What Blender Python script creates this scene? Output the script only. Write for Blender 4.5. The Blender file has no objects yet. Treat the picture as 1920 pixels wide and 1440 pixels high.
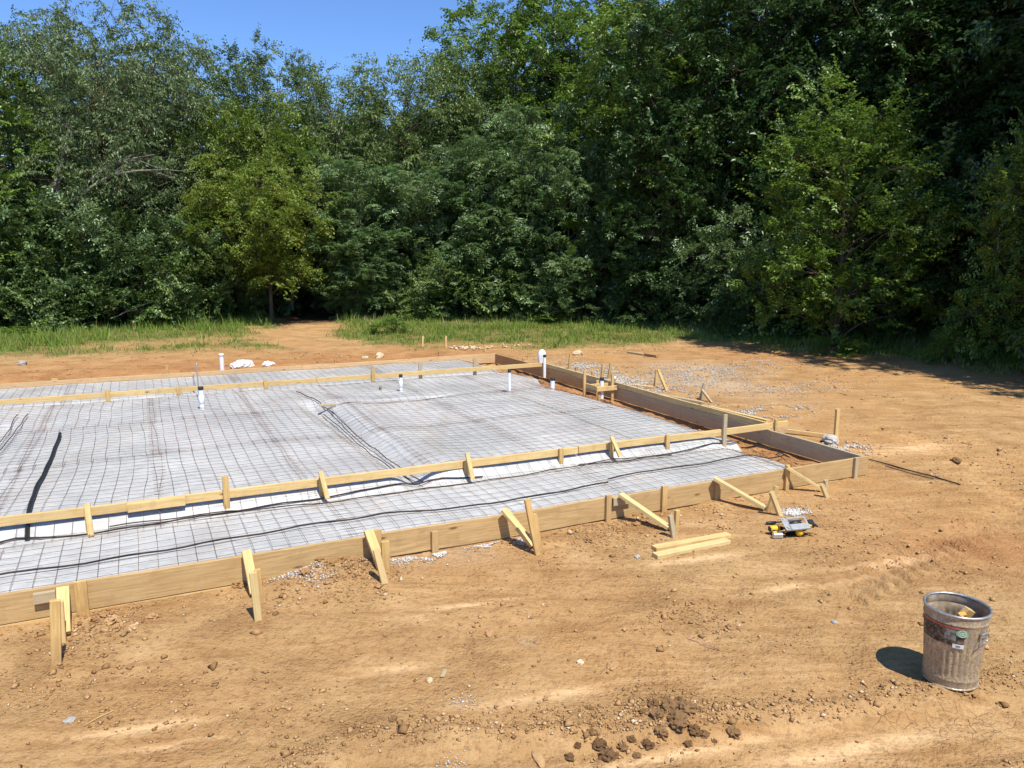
import bpy, bmesh, math, random
import numpy as np
from mathutils import Vector, Matrix, Euler

# ------------------------------------------------------------------ camera, sky, sun, exposure
SC = bpy.context.scene
COL = SC.collection
FPX, CAM_H = 1442.0, 2.75                      # focal length in 1920-px units, eye height
PITCH = math.atan((720 - 476) / FPX)
cam_d = bpy.data.cameras.new('camera'); cam = bpy.data.objects.new('camera', cam_d); COL.objects.link(cam)
cam_d.sensor_fit = 'HORIZONTAL'; cam_d.sensor_width = 36.0; cam_d.lens = 36.0 * FPX / 1920
cam_d.clip_start = 0.05; cam_d.clip_end = 3000
cam.location = (0, 0, CAM_H); cam.rotation_euler = (math.pi / 2 - PITCH, 0, 0)
SC.camera = cam

SUN_AZ, SUN_EL = math.radians(150), math.radians(61)   # azimuth clockwise from +Y
world = bpy.data.worlds.new('World'); SC.world = world; world.use_nodes = True
wn = world.node_tree.nodes; wl = world.node_tree.links
wn.clear()
sky = wn.new('ShaderNodeTexSky'); sky.sky_type = 'NISHITA'; sky.sun_disc = False
sky.sun_elevation = SUN_EL; sky.sun_rotation = SUN_AZ
sky.altitude = 0; sky.air_density = 0.7; sky.dust_density = 0.0; sky.ozone_density = 10.0
bgn = wn.new('ShaderNodeBackground'); bgn.inputs['Strength'].default_value = 0.15
wo = wn.new('ShaderNodeOutputWorld')
wl.new(sky.outputs[0], bgn.inputs[0]); wl.new(bgn.outputs[0], wo.inputs[0])

sun_d = bpy.data.lights.new('sun', 'SUN'); sun_d.energy = 4.4; sun_d.angle = math.radians(0.5)
sun_d.color = (1.0, 0.945, 0.84)
sun = bpy.data.objects.new('sun', sun_d); COL.objects.link(sun)
sdir = Vector((math.sin(SUN_AZ) * math.cos(SUN_EL), math.cos(SUN_AZ) * math.cos(SUN_EL), math.sin(SUN_EL)))
sun.rotation_euler = sdir.to_track_quat('Z', 'Y').to_euler(); sun.location = (20, -20, 40)
SC.view_settings.view_transform = 'Standard'; SC.view_settings.look = 'None'
SC.view_settings.exposure = 0.6; SC.view_settings.gamma = 1.0; SC.view_settings.use_curve_mapping = False
SC.render.engine = 'CYCLES'
SC.cycles.max_bounces = 4; SC.cycles.transmission_bounces = 2; SC.cycles.diffuse_bounces = 3; SC.cycles.glossy_bounces = 2
SC.cycles.use_adaptive_sampling = True; SC.cycles.adaptive_threshold = 0.02
SC.cycles.caustics_reflective = False; SC.cycles.caustics_refractive = False

# ------------------------------------------------------------------ helpers
U = np.array([math.sin(math.radians(64.3)), math.cos(math.radians(64.3))]); V = np.array([-U[1], U[0]])
SLAB_ROT = math.atan2(U[1], U[0])
def P(u, v, z=0.0):
    """formwork coordinates (u along the front board, v away from it) to world"""
    q = u * U + v * V
    return Vector((q[0], q[1], z))
def UV(p): return float(p[0] * U[0] + p[1] * U[1]), float(p[0] * V[0] + p[1] * V[1])
_c, _s = math.cos(PITCH), math.sin(PITCH)
def _ray(px, py):
    a, b = (px - 960) / FPX, (720 - py) / FPX
    return Vector((a, _c + b * _s, -_s + b * _c))
def site(px, py, z=0.0):
    """survey point: where a spot of the photograph lies on the level z"""
    d = _ray(px, py); t = (z - CAM_H) / d.z
    return Vector((0, 0, CAM_H)) + d * t
def on_v(px, py, v):
    d = _ray(px, py); t = v / (d.x * V[0] + d.y * V[1]); p = Vector((0, 0, CAM_H)) + d * t
    return UV(p)[0], p.z
def height_at(base, px, py):
    """top of an upright whose foot is known"""
    d = _ray(px, py); t = base.y / d.y
    return Vector((0, 0, CAM_H)) + d * t

def vnoise(x, y, seed=0):
    xi = np.floor(x).astype(np.int64); yi = np.floor(y).astype(np.int64)
    fx = x - xi; fy = y - yi
    fx = fx * fx * fx * (fx * (fx * 6 - 15) + 10); fy = fy * fy * fy * (fy * (fy * 6 - 15) + 10)
    def h(a, b):
        n = (a * 374761393 + b * 668265263 + seed * 982451653) & 0x7fffffff
        n = ((n ^ (n >> 13)) * 1274126177) & 0x7fffffff
        n = ((n ^ (n >> 16)) * 1103515245) & 0x7fffffff
        return ((n >> 8) & 0xffff) / 65535.0 * 2 - 1
    a = h(xi, yi); b = h(xi + 1, yi); c = h(xi, yi + 1); d = h(xi + 1, yi + 1)
    return (a * (1 - fx) + b * fx) * (1 - fy) + (c * (1 - fx) + d * fx) * fy
def fbm(x, y, octv=4, seed=0, gain=0.5):
    t = 0.0; a = 1.0; n = 0.0
    x = np.asarray(x, float); y = np.asarray(y, float)
    for i in range(octv):
        t = t + a * vnoise(x * 2 ** i + 17.3 * i, y * 2 ** i - 9.1 * i, seed + i); n += a; a *= gain
    return t / n
def sstep(a, b, x):
    t = np.clip((x - a) / (b - a), 0, 1); return t * t * (3 - 2 * t)

def tag(o, label=None, cat=None, group=None, kind=None):
    if label: o['label'] = label
    if cat: o['category'] = cat
    if group: o['group'] = group
    if kind: o['kind'] = kind
    return o
def link(o, parent=None):
    COL.objects.link(o)
    if parent is not None: o.parent = parent
    return o
def empty(name, loc=(0, 0, 0), rz=0.0):
    o = bpy.data.objects.new(name, None); o.location = loc; o.rotation_euler = (0, 0, rz)
    o.empty_display_size = 0.1
    return link(o)
def np_mesh(name, verts, faces, mat=None, smooth=False, attrs=None):
    """verts (n,3), faces (m,3|4) -> mesh data"""
    verts = np.ascontiguousarray(verts, np.float32); faces = np.ascontiguousarray(faces, np.int32)
    me = bpy.data.meshes.new(name); k = faces.shape[1]
    me.vertices.add(len(verts)); me.vertices.foreach_set('co', verts.ravel())
    me.loops.add(faces.size); me.loops.foreach_set('vertex_index', faces.ravel())
    me.polygons.add(len(faces)); me.polygons.foreach_set('loop_start', np.arange(0, faces.size, k, dtype=np.int32))
    if smooth: me.polygons.foreach_set('use_smooth', np.ones(len(faces), bool))
    for an, (dom, val) in (attrs or {}).items():
        at = me.attributes.new(an, 'FLOAT', dom); at.data.foreach_set('value', np.ascontiguousarray(val, np.float32))
    me.update(calc_edges=True)
    if mat: me.materials.append(mat)
    return me
def np_obj(name, verts, faces, mat, parent=None, smooth=False, attrs=None):
    return link(bpy.data.objects.new(name, np_mesh(name, verts, faces, mat, smooth, attrs)), parent)
class MB:
    """collects boxes, tubes and lathes into one mesh"""
    def __init__(self): self.v = []; self.f = []; self.n = 0
    def add(self, v, f):
        self.v += [tuple(p) for p in v]; self.f += [tuple(i + self.n for i in q) for q in f]; self.n = len(self.v); return self
    def box(self, c, s, rot=None):
        R = rot or Matrix.Identity(3); c = Vector(c)
        v = [c + R @ Vector((sx * s[0] / 2, sy * s[1] / 2, sz * s[2] / 2)) for sx in (-1, 1) for sy in (-1, 1) for sz in (-1, 1)]
        return self.add(v, [(0, 1, 3, 2), (4, 6, 7, 5), (0, 4, 5, 1), (2, 3, 7, 6), (0, 2, 6, 4), (1, 5, 7, 3)])
    def tube(self, pts, rad, sides=8, cap=True):
        pts = [Vector(p) for p in pts]; n = len(pts)
        rad = [rad] * n if not hasattr(rad, '__len__') else rad
        v = []; f = []; up = Vector((0, 0, 1))
        for i, p in enumerate(pts):
            t = (pts[min(i + 1, n - 1)] - pts[max(i - 1, 0)]).normalized()
            r = up if abs(t.dot(up)) < 0.9 else Vector((1, 0, 0))
            a = t.cross(r).normalized(); b = t.cross(a)
            for k in range(sides):
                an = 2 * math.pi * k / sides; v.append(p + (a * math.cos(an) + b * math.sin(an)) * rad[i])
        for i in range(n - 1):
            for k in range(sides):
                k2 = (k + 1) % sides
                f.append((i * sides + k, i * sides + k2, (i + 1) * sides + k2, (i + 1) * sides + k))
        if cap:
            f.append(tuple(range(sides - 1, -1, -1))[::-1]); f.append(tuple((n - 1) * sides + k for k in range(sides))[::-1])
        return self.add(v, f)
    def lathe(self, prof, n=24, c=(0, 0, 0), close=False):
        v = []; f = []; c = Vector(c); m = len(prof)
        for (r, z) in prof:
            for k in range(n):
                a = 2 * math.pi * k / n; v.append(c + Vector((r * math.cos(a), r * math.sin(a), z)))
        for i in range(m - 1):
            for k in range(n):
                k2 = (k + 1) % n; f.append((i * n + k, i * n + k2, (i + 1) * n + k2, (i + 1) * n + k))
        if close: f.append(tuple((m - 1) * n + k for k in range(n)))
        return self.add(v, f)
    def build(self, name, mat, parent=None, smooth=False, bevel=0.0):
        me = bpy.data.meshes.new(name); me.from_pydata([tuple(p) for p in self.v], [], self.f); me.update()
        if bevel:
            bm = bmesh.new(); bm.from_mesh(me)
            bmesh.ops.bevel(bm, geom=bm.edges[:], offset=bevel, segments=1, affect='EDGES'); bm.to_mesh(me); bm.free()
        if smooth:
            for p in me.polygons: p.use_smooth = True
        me.materials.append(mat)
        return link(bpy.data.objects.new(name, me), parent)

# ------------------------------------------------------------------ material helper
class N:
    def __init__(self, name):
        self.m = bpy.data.materials.new(name); self.m.use_nodes = True
        self.t = self.m.node_tree; self.t.nodes.clear()
        self.out = self.t.nodes.new('ShaderNodeOutputMaterial')
    def n(self, typ, **kw):
        nd = self.t.nodes.new(typ)
        for k, v in kw.items():
            if hasattr(nd, k): setattr(nd, k, v)
            else: self.set(nd, k, v)
        return nd
    def set(self, nd, key, v):
        s = nd.inputs[int(key[1:])] if key[0] == 'i' and key[1:].isdigit() else nd.inputs[key.replace('_', ' ')]
        if isinstance(v, bpy.types.NodeSocket): self.t.links.new(v, s)
        elif hasattr(s.default_value, '__len__') and len(s.default_value) == 4 and len(v) == 3: s.default_value = (*v, 1)
        else: s.default_value = v
    def noise(self, vec, scale, detail=4, rough=0.55, dist=0.0):
        return self.n('ShaderNodeTexNoise', Vector=vec, Scale=scale, Detail=detail, Roughness=rough, Distortion=dist).outputs['Fac']
    def ramp(self, fac, stops):
        nd = self.n('ShaderNodeValToRGB', Fac=fac); cr = nd.color_ramp
        while len(cr.elements) > 1: cr.elements.remove(cr.elements[-1])
        for i, (p, c) in enumerate(stops):
            e = cr.elements[0] if i == 0 else cr.elements.new(p)
            e.position = p; e.color = (*c, 1) if hasattr(c, '__len__') else (c, c, c, 1)
        return nd.outputs['Color']
    def mix(self, fac, a, b, mode='MIX'):
        nd = self.t.nodes.new('ShaderNodeMix'); nd.data_type = 'RGBA'; nd.blend_type = mode
        for i, v in ((0, fac), (6, a), (7, b)):
            s = nd.inputs[i]
            if isinstance(v, bpy.types.NodeSocket): self.t.links.new(v, s)
            elif i and len(v) == 3: s.default_value = (*v, 1)
            else: s.default_value = v
        return nd.outputs[2]
    def math(self, op, a, b=0.0, clamp=False):
        nd = self.t.nodes.new('ShaderNodeMath'); nd.operation = op; nd.use_clamp = clamp
        for i, v in ((0, a), (1, b)):
            if isinstance(v, bpy.types.NodeSocket): self.t.links.new(v, nd.inputs[i])
            else: nd.inputs[i].default_value = v
        return nd.outputs[0]
    def mapping(self, vec, scale=(1, 1, 1), rot=(0, 0, 0), loc=(0, 0, 0)):
        return self.n('ShaderNodeMapping', Vector=vec, Scale=scale, Rotation=rot, Location=loc).outputs[0]
    def attr(self, name): return self.n('ShaderNodeAttribute', attribute_name=name).outputs['Fac']
    def coord(self, which='Object'): return self.n('ShaderNodeTexCoord').outputs[which]
    def rnd(self): return self.n('ShaderNodeObjectInfo').outputs['Random']
    def bump(self, h, strength=0.5, dist=0.02):
        return self.n('ShaderNodeBump', Height=h, Strength=strength, Distance=dist).outputs[0]
    def done(self, color, rough=0.8, metal=0.0, normal=None, spec=0.3, trans=0.0, tcolor=None):
        b = self.n('ShaderNodeBsdfPrincipled')
        self.set(b, 'Base_Color', color); self.set(b, 'Roughness', rough); self.set(b, 'Metallic', metal)
        b.inputs['Specular IOR Level'].default_value = spec
        if normal is not None: self.set(b, 'Normal', normal)
        sh = b.outputs[0]
        if trans:
            tr = self.n('ShaderNodeBsdfTranslucent', Color=tcolor if tcolor is not None else color)
            mx = self.t.nodes.new('ShaderNodeMixShader'); mx.inputs[0].default_value = trans
            self.t.links.new(sh, mx.inputs[1]); self.t.links.new(tr.outputs[0], mx.inputs[2]); sh = mx.outputs[0]
        self.t.links.new(sh, self.out.inputs[0]); return self.m
def plain(name, col, rough=0.6, metal=0.0, spec=0.4, var=0.12, scale=30):
    m = N(name); co = m.coord()
    f = m.noise(co, scale, 4)
    c2 = tuple(max(0, x * (1 - var * 2)) for x in col); c3 = tuple(min(1, x * (1 + var)) for x in col)
    return m.done(m.ramp(f, [(0.3, c2), (0.7, c3)]), rough, metal, spec=spec, normal=m.bump(f, 0.15, 0.003))

# ------------------------------------------------------------------ site survey: edges of grass, wood, path
def polar(pts): 
    w = [site(*p) for p in pts]
    return np.array([math.atan2(p.x, p.y) for p in w]), np.array([math.hypot(p.x, p.y) for p in w])
_ga, _gr = polar([(-500, 720), (0, 674), (130, 668), (330, 664), (430, 660), (640, 659), (760, 657), (900, 653), (1120, 651), (1340, 643), (1500, 658), (1700, 677), (1930, 703), (2500, 805)])
_ta, _tr = polar([(-500, 635), (0, 612), (400, 602), (560, 586), (640, 584), (1000, 592), (1300, 606), (1600, 630), (1900, 660), (2500, 740)])
def seg_dist(x, y, pts):
    d = np.full(np.shape(x), 1e9)
    for a, b in zip(pts[:-1], pts[1:]):
        ax, ay, bx, by = a[0], a[1], b[0], b[1]; L = (bx - ax) ** 2 + (by - ay) ** 2
        t = np.clip(((x - ax) * (bx - ax) + (y - ay) * (by - ay)) / L, 0, 1)
        d = np.minimum(d, np.hypot(x - ax - t * (bx - ax), y - ay - t * (by - ay)))
    return d
PATH = [site(650, 662), site(545, 632), site(585, 600), site(572, 582), Vector((-9.5, 44, 0))]
BARE = [site(200, 652), site(400, 640), site(560, 628)]
def grass_mask(x, y):
    a = np.arctan2(x, y); r = np.hypot(x, y)
    rb = np.interp(a, _ga, _gr)
    n = fbm(x * 0.9, y * 0.9, 4, 5)
    g = sstep(-0.6, 1.3, r - rb + n * 1.6)
    g = g * sstep(0.9, 2.0, seg_dist(x, y, PATH) + fbm(x * .8, y * .8, 3, 9) * 0.9)
    g = g * (0.25 + 0.75 * sstep(0.4, 1.5, seg_dist(x, y, BARE) + n * 0.9))
    return np.where(y > 0, g, 0)
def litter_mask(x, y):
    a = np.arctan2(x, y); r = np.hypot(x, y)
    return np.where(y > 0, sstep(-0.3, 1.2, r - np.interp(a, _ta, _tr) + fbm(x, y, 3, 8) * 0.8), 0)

# ------------------------------------------------------------------ pad and ground heights
def edge_u(v):   # where the plastic stops short of the right-hand form
    return 7.42 + 0.13 * fbm(v * 0.9, v * 0 + 3.3, 3, 21) - 0.22 * sstep(12.0, 13.2, v) * sstep(14.5, 13.5, v) + 0.1 * sstep(8.2, 7.0, v)
def pad_z(u, v):
    main = 0.236 + 0.028 * fbm(u * 0.55, v * 0.55, 3, 31) * (0.25 + 0.75 * sstep(8.2, 9.4, v)) + 0.012 * fbm(u * 2.1, v * 2.1, 3, 33)
    tr = np.exp(-((u - 2.62 + 0.05 * (v - 10)) / 0.17) ** 2) * sstep(13.4, 12.9, v)
    main = main - 0.13 * tr + 0.05 * np.exp(-((u - 3.15 + 0.05 * (v - 10)) / 0.28) ** 2) * sstep(13.6, 12.6, v)
    main = main - 0.10 * np.exp(-((u + 1.95) / 0.16) ** 2) * sstep(13.6, 13.0, v)
    main = main - 0.06 * np.exp(-((v - 12.75) / 0.15) ** 2) * sstep(2.5, 2.9, u) * sstep(5.2, 4.4, u)
    porch = 0.150 + 0.014 * fbm(u * 0.8, v * 0.8, 3, 37) + 0.006 * fbm(u * 3, v * 3, 2, 39)
    porch = porch - 0.05 * sstep(6.85, 6.55, v)
    back = 0.155 + 0.015 * fbm(u * 0.8, v * 0.8, 3, 41)
    trough = 0.118 + 0.006 * fbm(u * 1.6, v * 2, 3, 43)
    z = porch + (trough - porch) * sstep(7.80, 7.93, v)
    z = z + (main - z) * sstep(8.03, 8.23, v)
    z = z + (0.11 - z) * sstep(14.75, 15.0, v)
    z = z + (back - z) * sstep(15.25, 15.6, v)
    e = edge_u(v)
    z = z - 0.12 * sstep(e - 0.55, e, u)
    return z
CLEATS = [([site(1700, 770), site(1850, 830), site(2000, 905)], 0.24), ([site(1660, 800), site(1790, 862), site(1935, 960)], 0.28), ([site(1590, 1110), site(1760, 1020), site(1960, 930)], 0.24)]
TYRE = [site(700, 1475), site(1240, 1440), site(1640, 1408), site(2050, 1330)]
def ground_z(x, y):
    u = x * U[0] + y * U[1]; v = x * V[0] + y * V[1]; r = np.hypot(x, y)
    z = 0.035 * fbm(x * 0.35, y * 0.35, 3, 51) + 0.012 * fbm(x * 2.2, y * 2.2, 3, 53) + (0.010 * fbm(x * 6, y * 6, 3, 55) + 0.004 * fbm(x * 19, y * 19, 2, 56)) * sstep(14, 8, r)
    z = z * sstep(-0.2, 1.0, np.hypot(np.maximum(np.maximum(6.3 - v, v - 17.9), 0), np.maximum(u - 8.2, 0)) - 0.0) + 0.008 * fbm(x * 4, y * 4, 3, 57)
    # heaped spoil along the front board
    for (px, py, w, h) in ((650, 1078, 0.34, 0.10), (560, 1085, 0.25, 0.05), (1310, 922, 0.28, 0.09), (1200, 975, 0.2, 0.03), (1115, 1000, 0.2, 0.035), (1260, 1360, 0.26, 0.05), (1340, 945, 0.2, 0.03), (205, 1170, .25, .03)):
        c = site(px, py); z = z + h * np.exp(-((x - c.x) ** 2 + (y - c.y) ** 2) / w ** 2) * (1 + 0.6 * fbm(x * 6, y * 6, 3, 59))
    d = seg_dist(x, y, TYRE)
    z = z - 0.035 * sstep(0.30, 0.18, d) + 0.03 * np.exp(-((d - 0.42) / 0.1) ** 2) * (0.6 + 0.8 * fbm(x * 5, y * 5, 3, 61))
    for pts, w in CLEATS:
        d = seg_dist(x, y, pts); e0, e1 = pts[0], pts[-1]; lg = math.hypot(e1.x - e0.x, e1.y - e0.y); ph = ((x - e0.x) * (e1.x - e0.x) + (y - e0.y) * (e1.y - e0.y)) / lg + 0.25 * d
        z = z + sstep(w, w * 0.7, d) * (-0.03 + 0.062 * sstep(-0.8, 0.6, np.sin(ph * 2 * math.pi / 0.18)) * (0.65 + 0.7 * fbm(x * 1.5, y * 1.5, 3, 63)))
    z = z + 0.10 * litter_mask(x, y) + 0.05 * grass_mask(x, y) + np.where(r > 60, (r - 60) * 0.004, 0)
    z = z + 0.12 * sstep(18.6, 19.4, v) * sstep(21.5, 20, v) * sstep(6, 3, u) * (0.6 + 0.5 * fbm(x, y, 3, 65)) * sstep(-40, -20, u)
    # inside the forms: spoil under the sheet, trench beside the right-hand form
    inside = sstep(6.50, 6.56, v) * sstep(17.62, 17.58, v) * sstep(8.03, 8.0, u) * sstep(-6.6, -6.5, u)
    e = edge_u(v)
    zi = pad_z(u, v) - 0.05
    tz = -0.06 + 0.05 * fbm(x * 3, y * 3, 4, 67) + 0.05 * sstep(9, 7.6, v)
    zi = zi + (tz - zi) * sstep(e - 0.02, e + 0.22, u)
    return z + (zi - z) * inside

# ------------------------------------------------------------------ ground material
def dirt_material():
    m = N('dirt'); co = m.coord('Object')
    big = m.noise(co, 0.28, 5, 0.6); mid = m.noise(co, 1.7, 6, 0.65, 0.4); fine = m.noise(co, 20, 5, 0.72); grit = m.noise(co, 120, 3, 0.7)
    streak_v = m.mapping(co, scale=(0.55, 3.2, 1), rot=(0, 0, -SLAB_ROT * 0.7))
    streak = m.noise(streak_v, 1.1, 7, 0.68, 1.6)
    c = m.ramp(mid, [(0.30, (0.310, 0.178, 0.074)), (0.5, (0.428, 0.262, 0.115)), (0.70, (0.525, 0.340, 0.160))])
    c = m.mix(m.ramp(big, [(0.42, 0.0), (0.65, 0.55)]), c, (0.475, 0.250, 0.095))
    c = m.mix(m.math('MULTIPLY', m.ramp(streak, [(0.54, 0.0), (0.70, 0.5)]), m.attr('pale')), c, (0.66, 0.44, 0.225))
    c = m.mix(m.math('MULTIPLY', m.ramp(streak, [(0.36, 0.25), (0.56, 1.0)]), m.attr('scrape'), True), c, (0.64, 0.43, 0.225))
    c = m.mix(m.math('MULTIPLY', m.ramp(streak, [(0.36, 0.6), (0.48, 0.0)]), 1.0), c, (0.30, 0.155, 0.06))
    c = m.mix(m.ramp(fine, [(0.36, 0.55), (0.50, 0.0)]), c, (0.225, 0.120, 0.050))
    c = m.mix(m.ramp(grit, [(0.60, 0.0), (0.74, 0.5)]), c, (0.62, 0.44, 0.26))
    c = m.mix(m.math('MULTIPLY', m.attr('red'), 0.75), c, m.ramp(mid, [(0.35, (0.30, 0.130, 0.05)), (0.65, (0.44, 0.215, 0.085))]))
    gv = m.math('MULTIPLY', m.attr('gravel'), m.ramp(m.noise(co, 14, 6, 0.75), [(0.42, 0.0), (0.56, 0.75)]), True)
    c = m.mix(gv, c, m.ramp(grit, [(0.35, (0.38, 0.32, 0.25)), (0.65, (0.62, 0.55, 0.45))]))
    gg = m.attr('grass')
    c = m.mix(m.math('MULTIPLY', gg, m.ramp(m.noise(co, 3.5, 5, 0.7), [(0.35, 0.35), (0.6, 0.95)]), True), c, m.ramp(m.noise(co, 9, 5, 0.7), [(0.35, (0.075, 0.085, 0.022)), (0.65, (0.145, 0.165, 0.045))]))
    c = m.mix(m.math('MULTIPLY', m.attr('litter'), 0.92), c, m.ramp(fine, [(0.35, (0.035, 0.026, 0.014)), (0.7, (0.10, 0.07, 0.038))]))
    # drying cracks
    wob = m.mix(0.08, co, m.n('ShaderNodeTexNoise', Vector=co, Scale=3.5, Detail=3).outputs['Color'])
    vo = m.n('ShaderNodeTexVoronoi', feature='DISTANCE_TO_EDGE', Vector=wob, Scale=11.0).outputs['Distance']
    ck = m.math('MULTIPLY', m.math('MULTIPLY', m.ramp(vo, [(0.0, 1.0), (0.03, 0.0)]), m.attr('crack')), m.ramp(m.noise(co, 2.3, 3), [(0.46, 0.0), (0.60, 1.0)]), True)
    c = m.mix(m.math('MULTIPLY', ck, 0.16), c, (0.13, 0.065, 0.028))
    vc = m.n('ShaderNodeTexVoronoi', Vector=co, Scale=34.0).outputs['Distance']
    crumb = m.math('MULTIPLY', m.ramp(vc, [(0.1, 1.0), (0.55, 0.0)]), m.ramp(mid, [(0.38, 1.0), (0.58, 0.15)]))
    h = m.math('ADD', m.math('MULTIPLY', fine, 0.9), m.math('ADD', m.math('MULTIPLY', grit, 0.22), m.math('MULTIPLY', crumb, 0.35)))
    h = m.math('MULTIPLY', m.math('SUBTRACT', h, m.math('MULTIPLY', ck, 0.5)), m.math('SUBTRACT', 1.0, m.math('MULTIPLY', m.attr('scrape'), 0.6)))
    return m.done(c, 0.95, normal=m.bump(h, 1.0, 0.03), spec=0.12)
M_DIRT = dirt_material()

def build_ground():
    fine_a = np.radians(np.arange(-46, 46.01, 0.22)); coarse = np.radians(np.arange(52, 310, 6.0))
    ang = np.concatenate([fine_a, coarse])
    rr = [0.6, 1.2, 1.8, 2.3]
    while rr[-1] < 48: rr.append(rr[-1] * (1.0040 if 6 < rr[-1] < 14 else 1.0058))
    while rr[-1] < 900: rr.append(rr[-1] * 1.12)
    rr = np.array(rr); A, R = np.meshgrid(ang, rr)
    x = (R * np.sin(A)).ravel(); y = (R * np.cos(A)).ravel()
    z = ground_z(x, y); u = x * U[0] + y * U[1]; v = x * V[0] + y * V[1]
    na, nr = len(ang), len(rr)
    i = np.arange(nr - 1)[:, None] * na; j = np.arange(na)[None, :]; j2 = (j + 1) % na
    f = np.stack([i + j, i + na + j, i + na + j2, i + j2], -1).reshape(-1, 4)[:, ::-1]
    vs = np.stack([x, y, z], 1); vs = np.vstack([vs, [[0, 0, 0]]])
    tri = np.stack([np.arange(na), (np.arange(na) + 1) % na, np.full(na, len(vs) - 1)], 1)
    g = grass_mask(x, y); l = litter_mask(x, y); l = np.maximum(l, 0.75 * sstep(1.6, 0.6, seg_dist(x, y, [site(590, 603), site(572, 582), Vector((-9.5, 44, 0))]) + 0.4 * fbm(x, y, 3, 6)) * (y > 20))
    pale = 0.40 + 0.6 * sstep(-0.2, 0.4, fbm(x * 0.35, y * 0.35, 3, 71) + 0.12 * np.clip(x, -2, 4))
    pale = np.maximum(pale, sstep(0.5, 0.2, seg_dist(x, y, TYRE)))
    scr = 0 * x
    for (px, py, wu, wv) in ((260, 1365, .34, .05), (330, 1392, .3, .04), (1330, 1045, .5, .07), (1610, 1085, .3, .12), (1480, 1100, .35, .05), (1700, 1050, .6, .08), (1240, 1420, .9, .05), (1600, 1400, .8, .08), (730, 1255, .3, .06), (1060, 1300, .5, .06), (900, 1130, .4, .05), (1500, 880, .8, .2), (1700, 840, .9, .25)):
        c = site(px, py); du = (x - c.x) * .96 + (y - c.y) * .28; dv = -(x - c.x) * .28 + (y - c.y) * .96
        scr = np.maximum(scr, np.exp(-(du / wu) ** 2 - (dv / wv) ** 2))
    red = sstep(8.1, 8.0, u) * sstep(6.5, 6.6, v) * sstep(17.6, 17.5, v)
    red = np.maximum(red, 0.95 * sstep(17.6, 17.9, v) * sstep(24, 19, v) * sstep(9.5, 8.5, u))
    q = site(1840, 1030); red = np.maximum(red, 0.9 * np.exp(-(((x - q.x) / 0.9) ** 2 + ((y - q.y) / 0.7) ** 2)))
    q = site(1500, 665); red = np.maximum(red, 0.8 * np.exp(-(((x - q.x) / 3.5) ** 2 + ((y - q.y) / 1.6) ** 2)))
    nz = fbm(x * 0.8, y * 0.8, 4, 73)
    gravel = 0.95 * np.exp(-((u - 8.95) / 0.40) ** 2) * sstep(9.9, 11.0, v) * sstep(17.2, 16.0, v)
    gravel = np.maximum(gravel, 0.9 * np.exp(-((u - 10.9) / 0.9) ** 2 - ((v - 12.6) / 1.8) ** 2))
    gravel = np.maximum(gravel, 0.75 * np.exp(-((u - 12.0) / 0.9) ** 2 - ((v - 14.8) / 1.6) ** 2))
    gravel = np.maximum(gravel, 0.7 * np.exp(-((u - 8.8) / 0.5) ** 2 - ((v - 8.9) / 0.35) ** 2))
    gravel = np.clip(gravel * (1 + 0.7 * nz), 0, 1) * (u > 8.1)
    for (px, py, w) in ((870, 1032, 0.3), (770, 1040, 0.3), (560, 1078, 0.22), (1490, 962, 0.14), (990, 1200, 0.06)):
        c = site(px, py); gravel = np.maximum(gravel, 0.55 * np.exp(-((x - c.x) ** 2 + (y - c.y) ** 2) / w ** 2))
    c = site(1750, 1330); crack = 0.7 * np.exp(-(((x - c.x) / 0.6) ** 2 + ((y - c.y) / 0.25) ** 2)); c = site(1870, 1190)
    crack = np.maximum(crack, np.exp(-(((x - c.x) / 0.5) ** 2 + ((y - c.y) / 0.6) ** 2)))
    crack = np.maximum(crack, 0.2 * sstep(0.1, 0.5, fbm(x * 0.6, y * 0.6, 2, 75)))
    at = {k: ('POINT', np.append(a, a[0])) for k, a in dict(grass=g, litter=l, pale=pale, red=red, scrape=scr, gravel=gravel, crack=crack).items()}
    me = np_mesh('ground', vs, np.vstack([f]), M_DIRT, True, at)
    o = link(bpy.data.objects.new('ground', me)); o['kind'] = 'structure'
    return o
GROUND = build_ground()
def gz(p): return float(ground_z(np.array([p[0]]), np.array([p[1]]))[0])
def lay(px, py, dz=0.0):
    p = site(px, py); p.z = gz(p) + dz; return p

# ------------------------------------------------------------------ loose soil, gravel, grass (nobody could count it)
def lumps(rng, cen, size, flat=0.7, base=0.3):
    """angular 8-faced lumps joined into one mesh"""
    n = len(cen)
    o = np.array([[1, 0, 0], [-1, 0, 0], [0, 1, 0], [0, -1, 0], [0, 0, 1], [0, 0, -1]], float)
    f = np.array([[0, 2, 4], [2, 1, 4], [1, 3, 4], [3, 0, 4], [2, 0, 5], [1, 2, 5], [3, 1, 5], [0, 3, 5]])
    a = rng.uniform(0, 2 * math.pi, n); s = rng.uniform(0.55, 1.25, (n, 6, 3)); v = o[None] * s + rng.normal(0, 0.16, (n, 6, 3))
    v[:, :, 2] *= flat
    x = v[:, :, 0] * np.cos(a)[:, None] - v[:, :, 1] * np.sin(a)[:, None]; y = v[:, :, 0] * np.sin(a)[:, None] + v[:, :, 1] * np.cos(a)[:, None]
    v = np.stack([x, y, v[:, :, 2]], -1) * size[:, None, None] + cen[:, None, :]
    v[:, :, 2] += (size * flat * base)[:, None] + 0.003
    ff = (f[None] + (np.arange(n) * 6)[:, None, None]).reshape(-1, 3)
    tint = np.repeat(rng.uniform(0, 1, n), 8)
    return v.reshape(-1, 3), ff, tint
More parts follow.
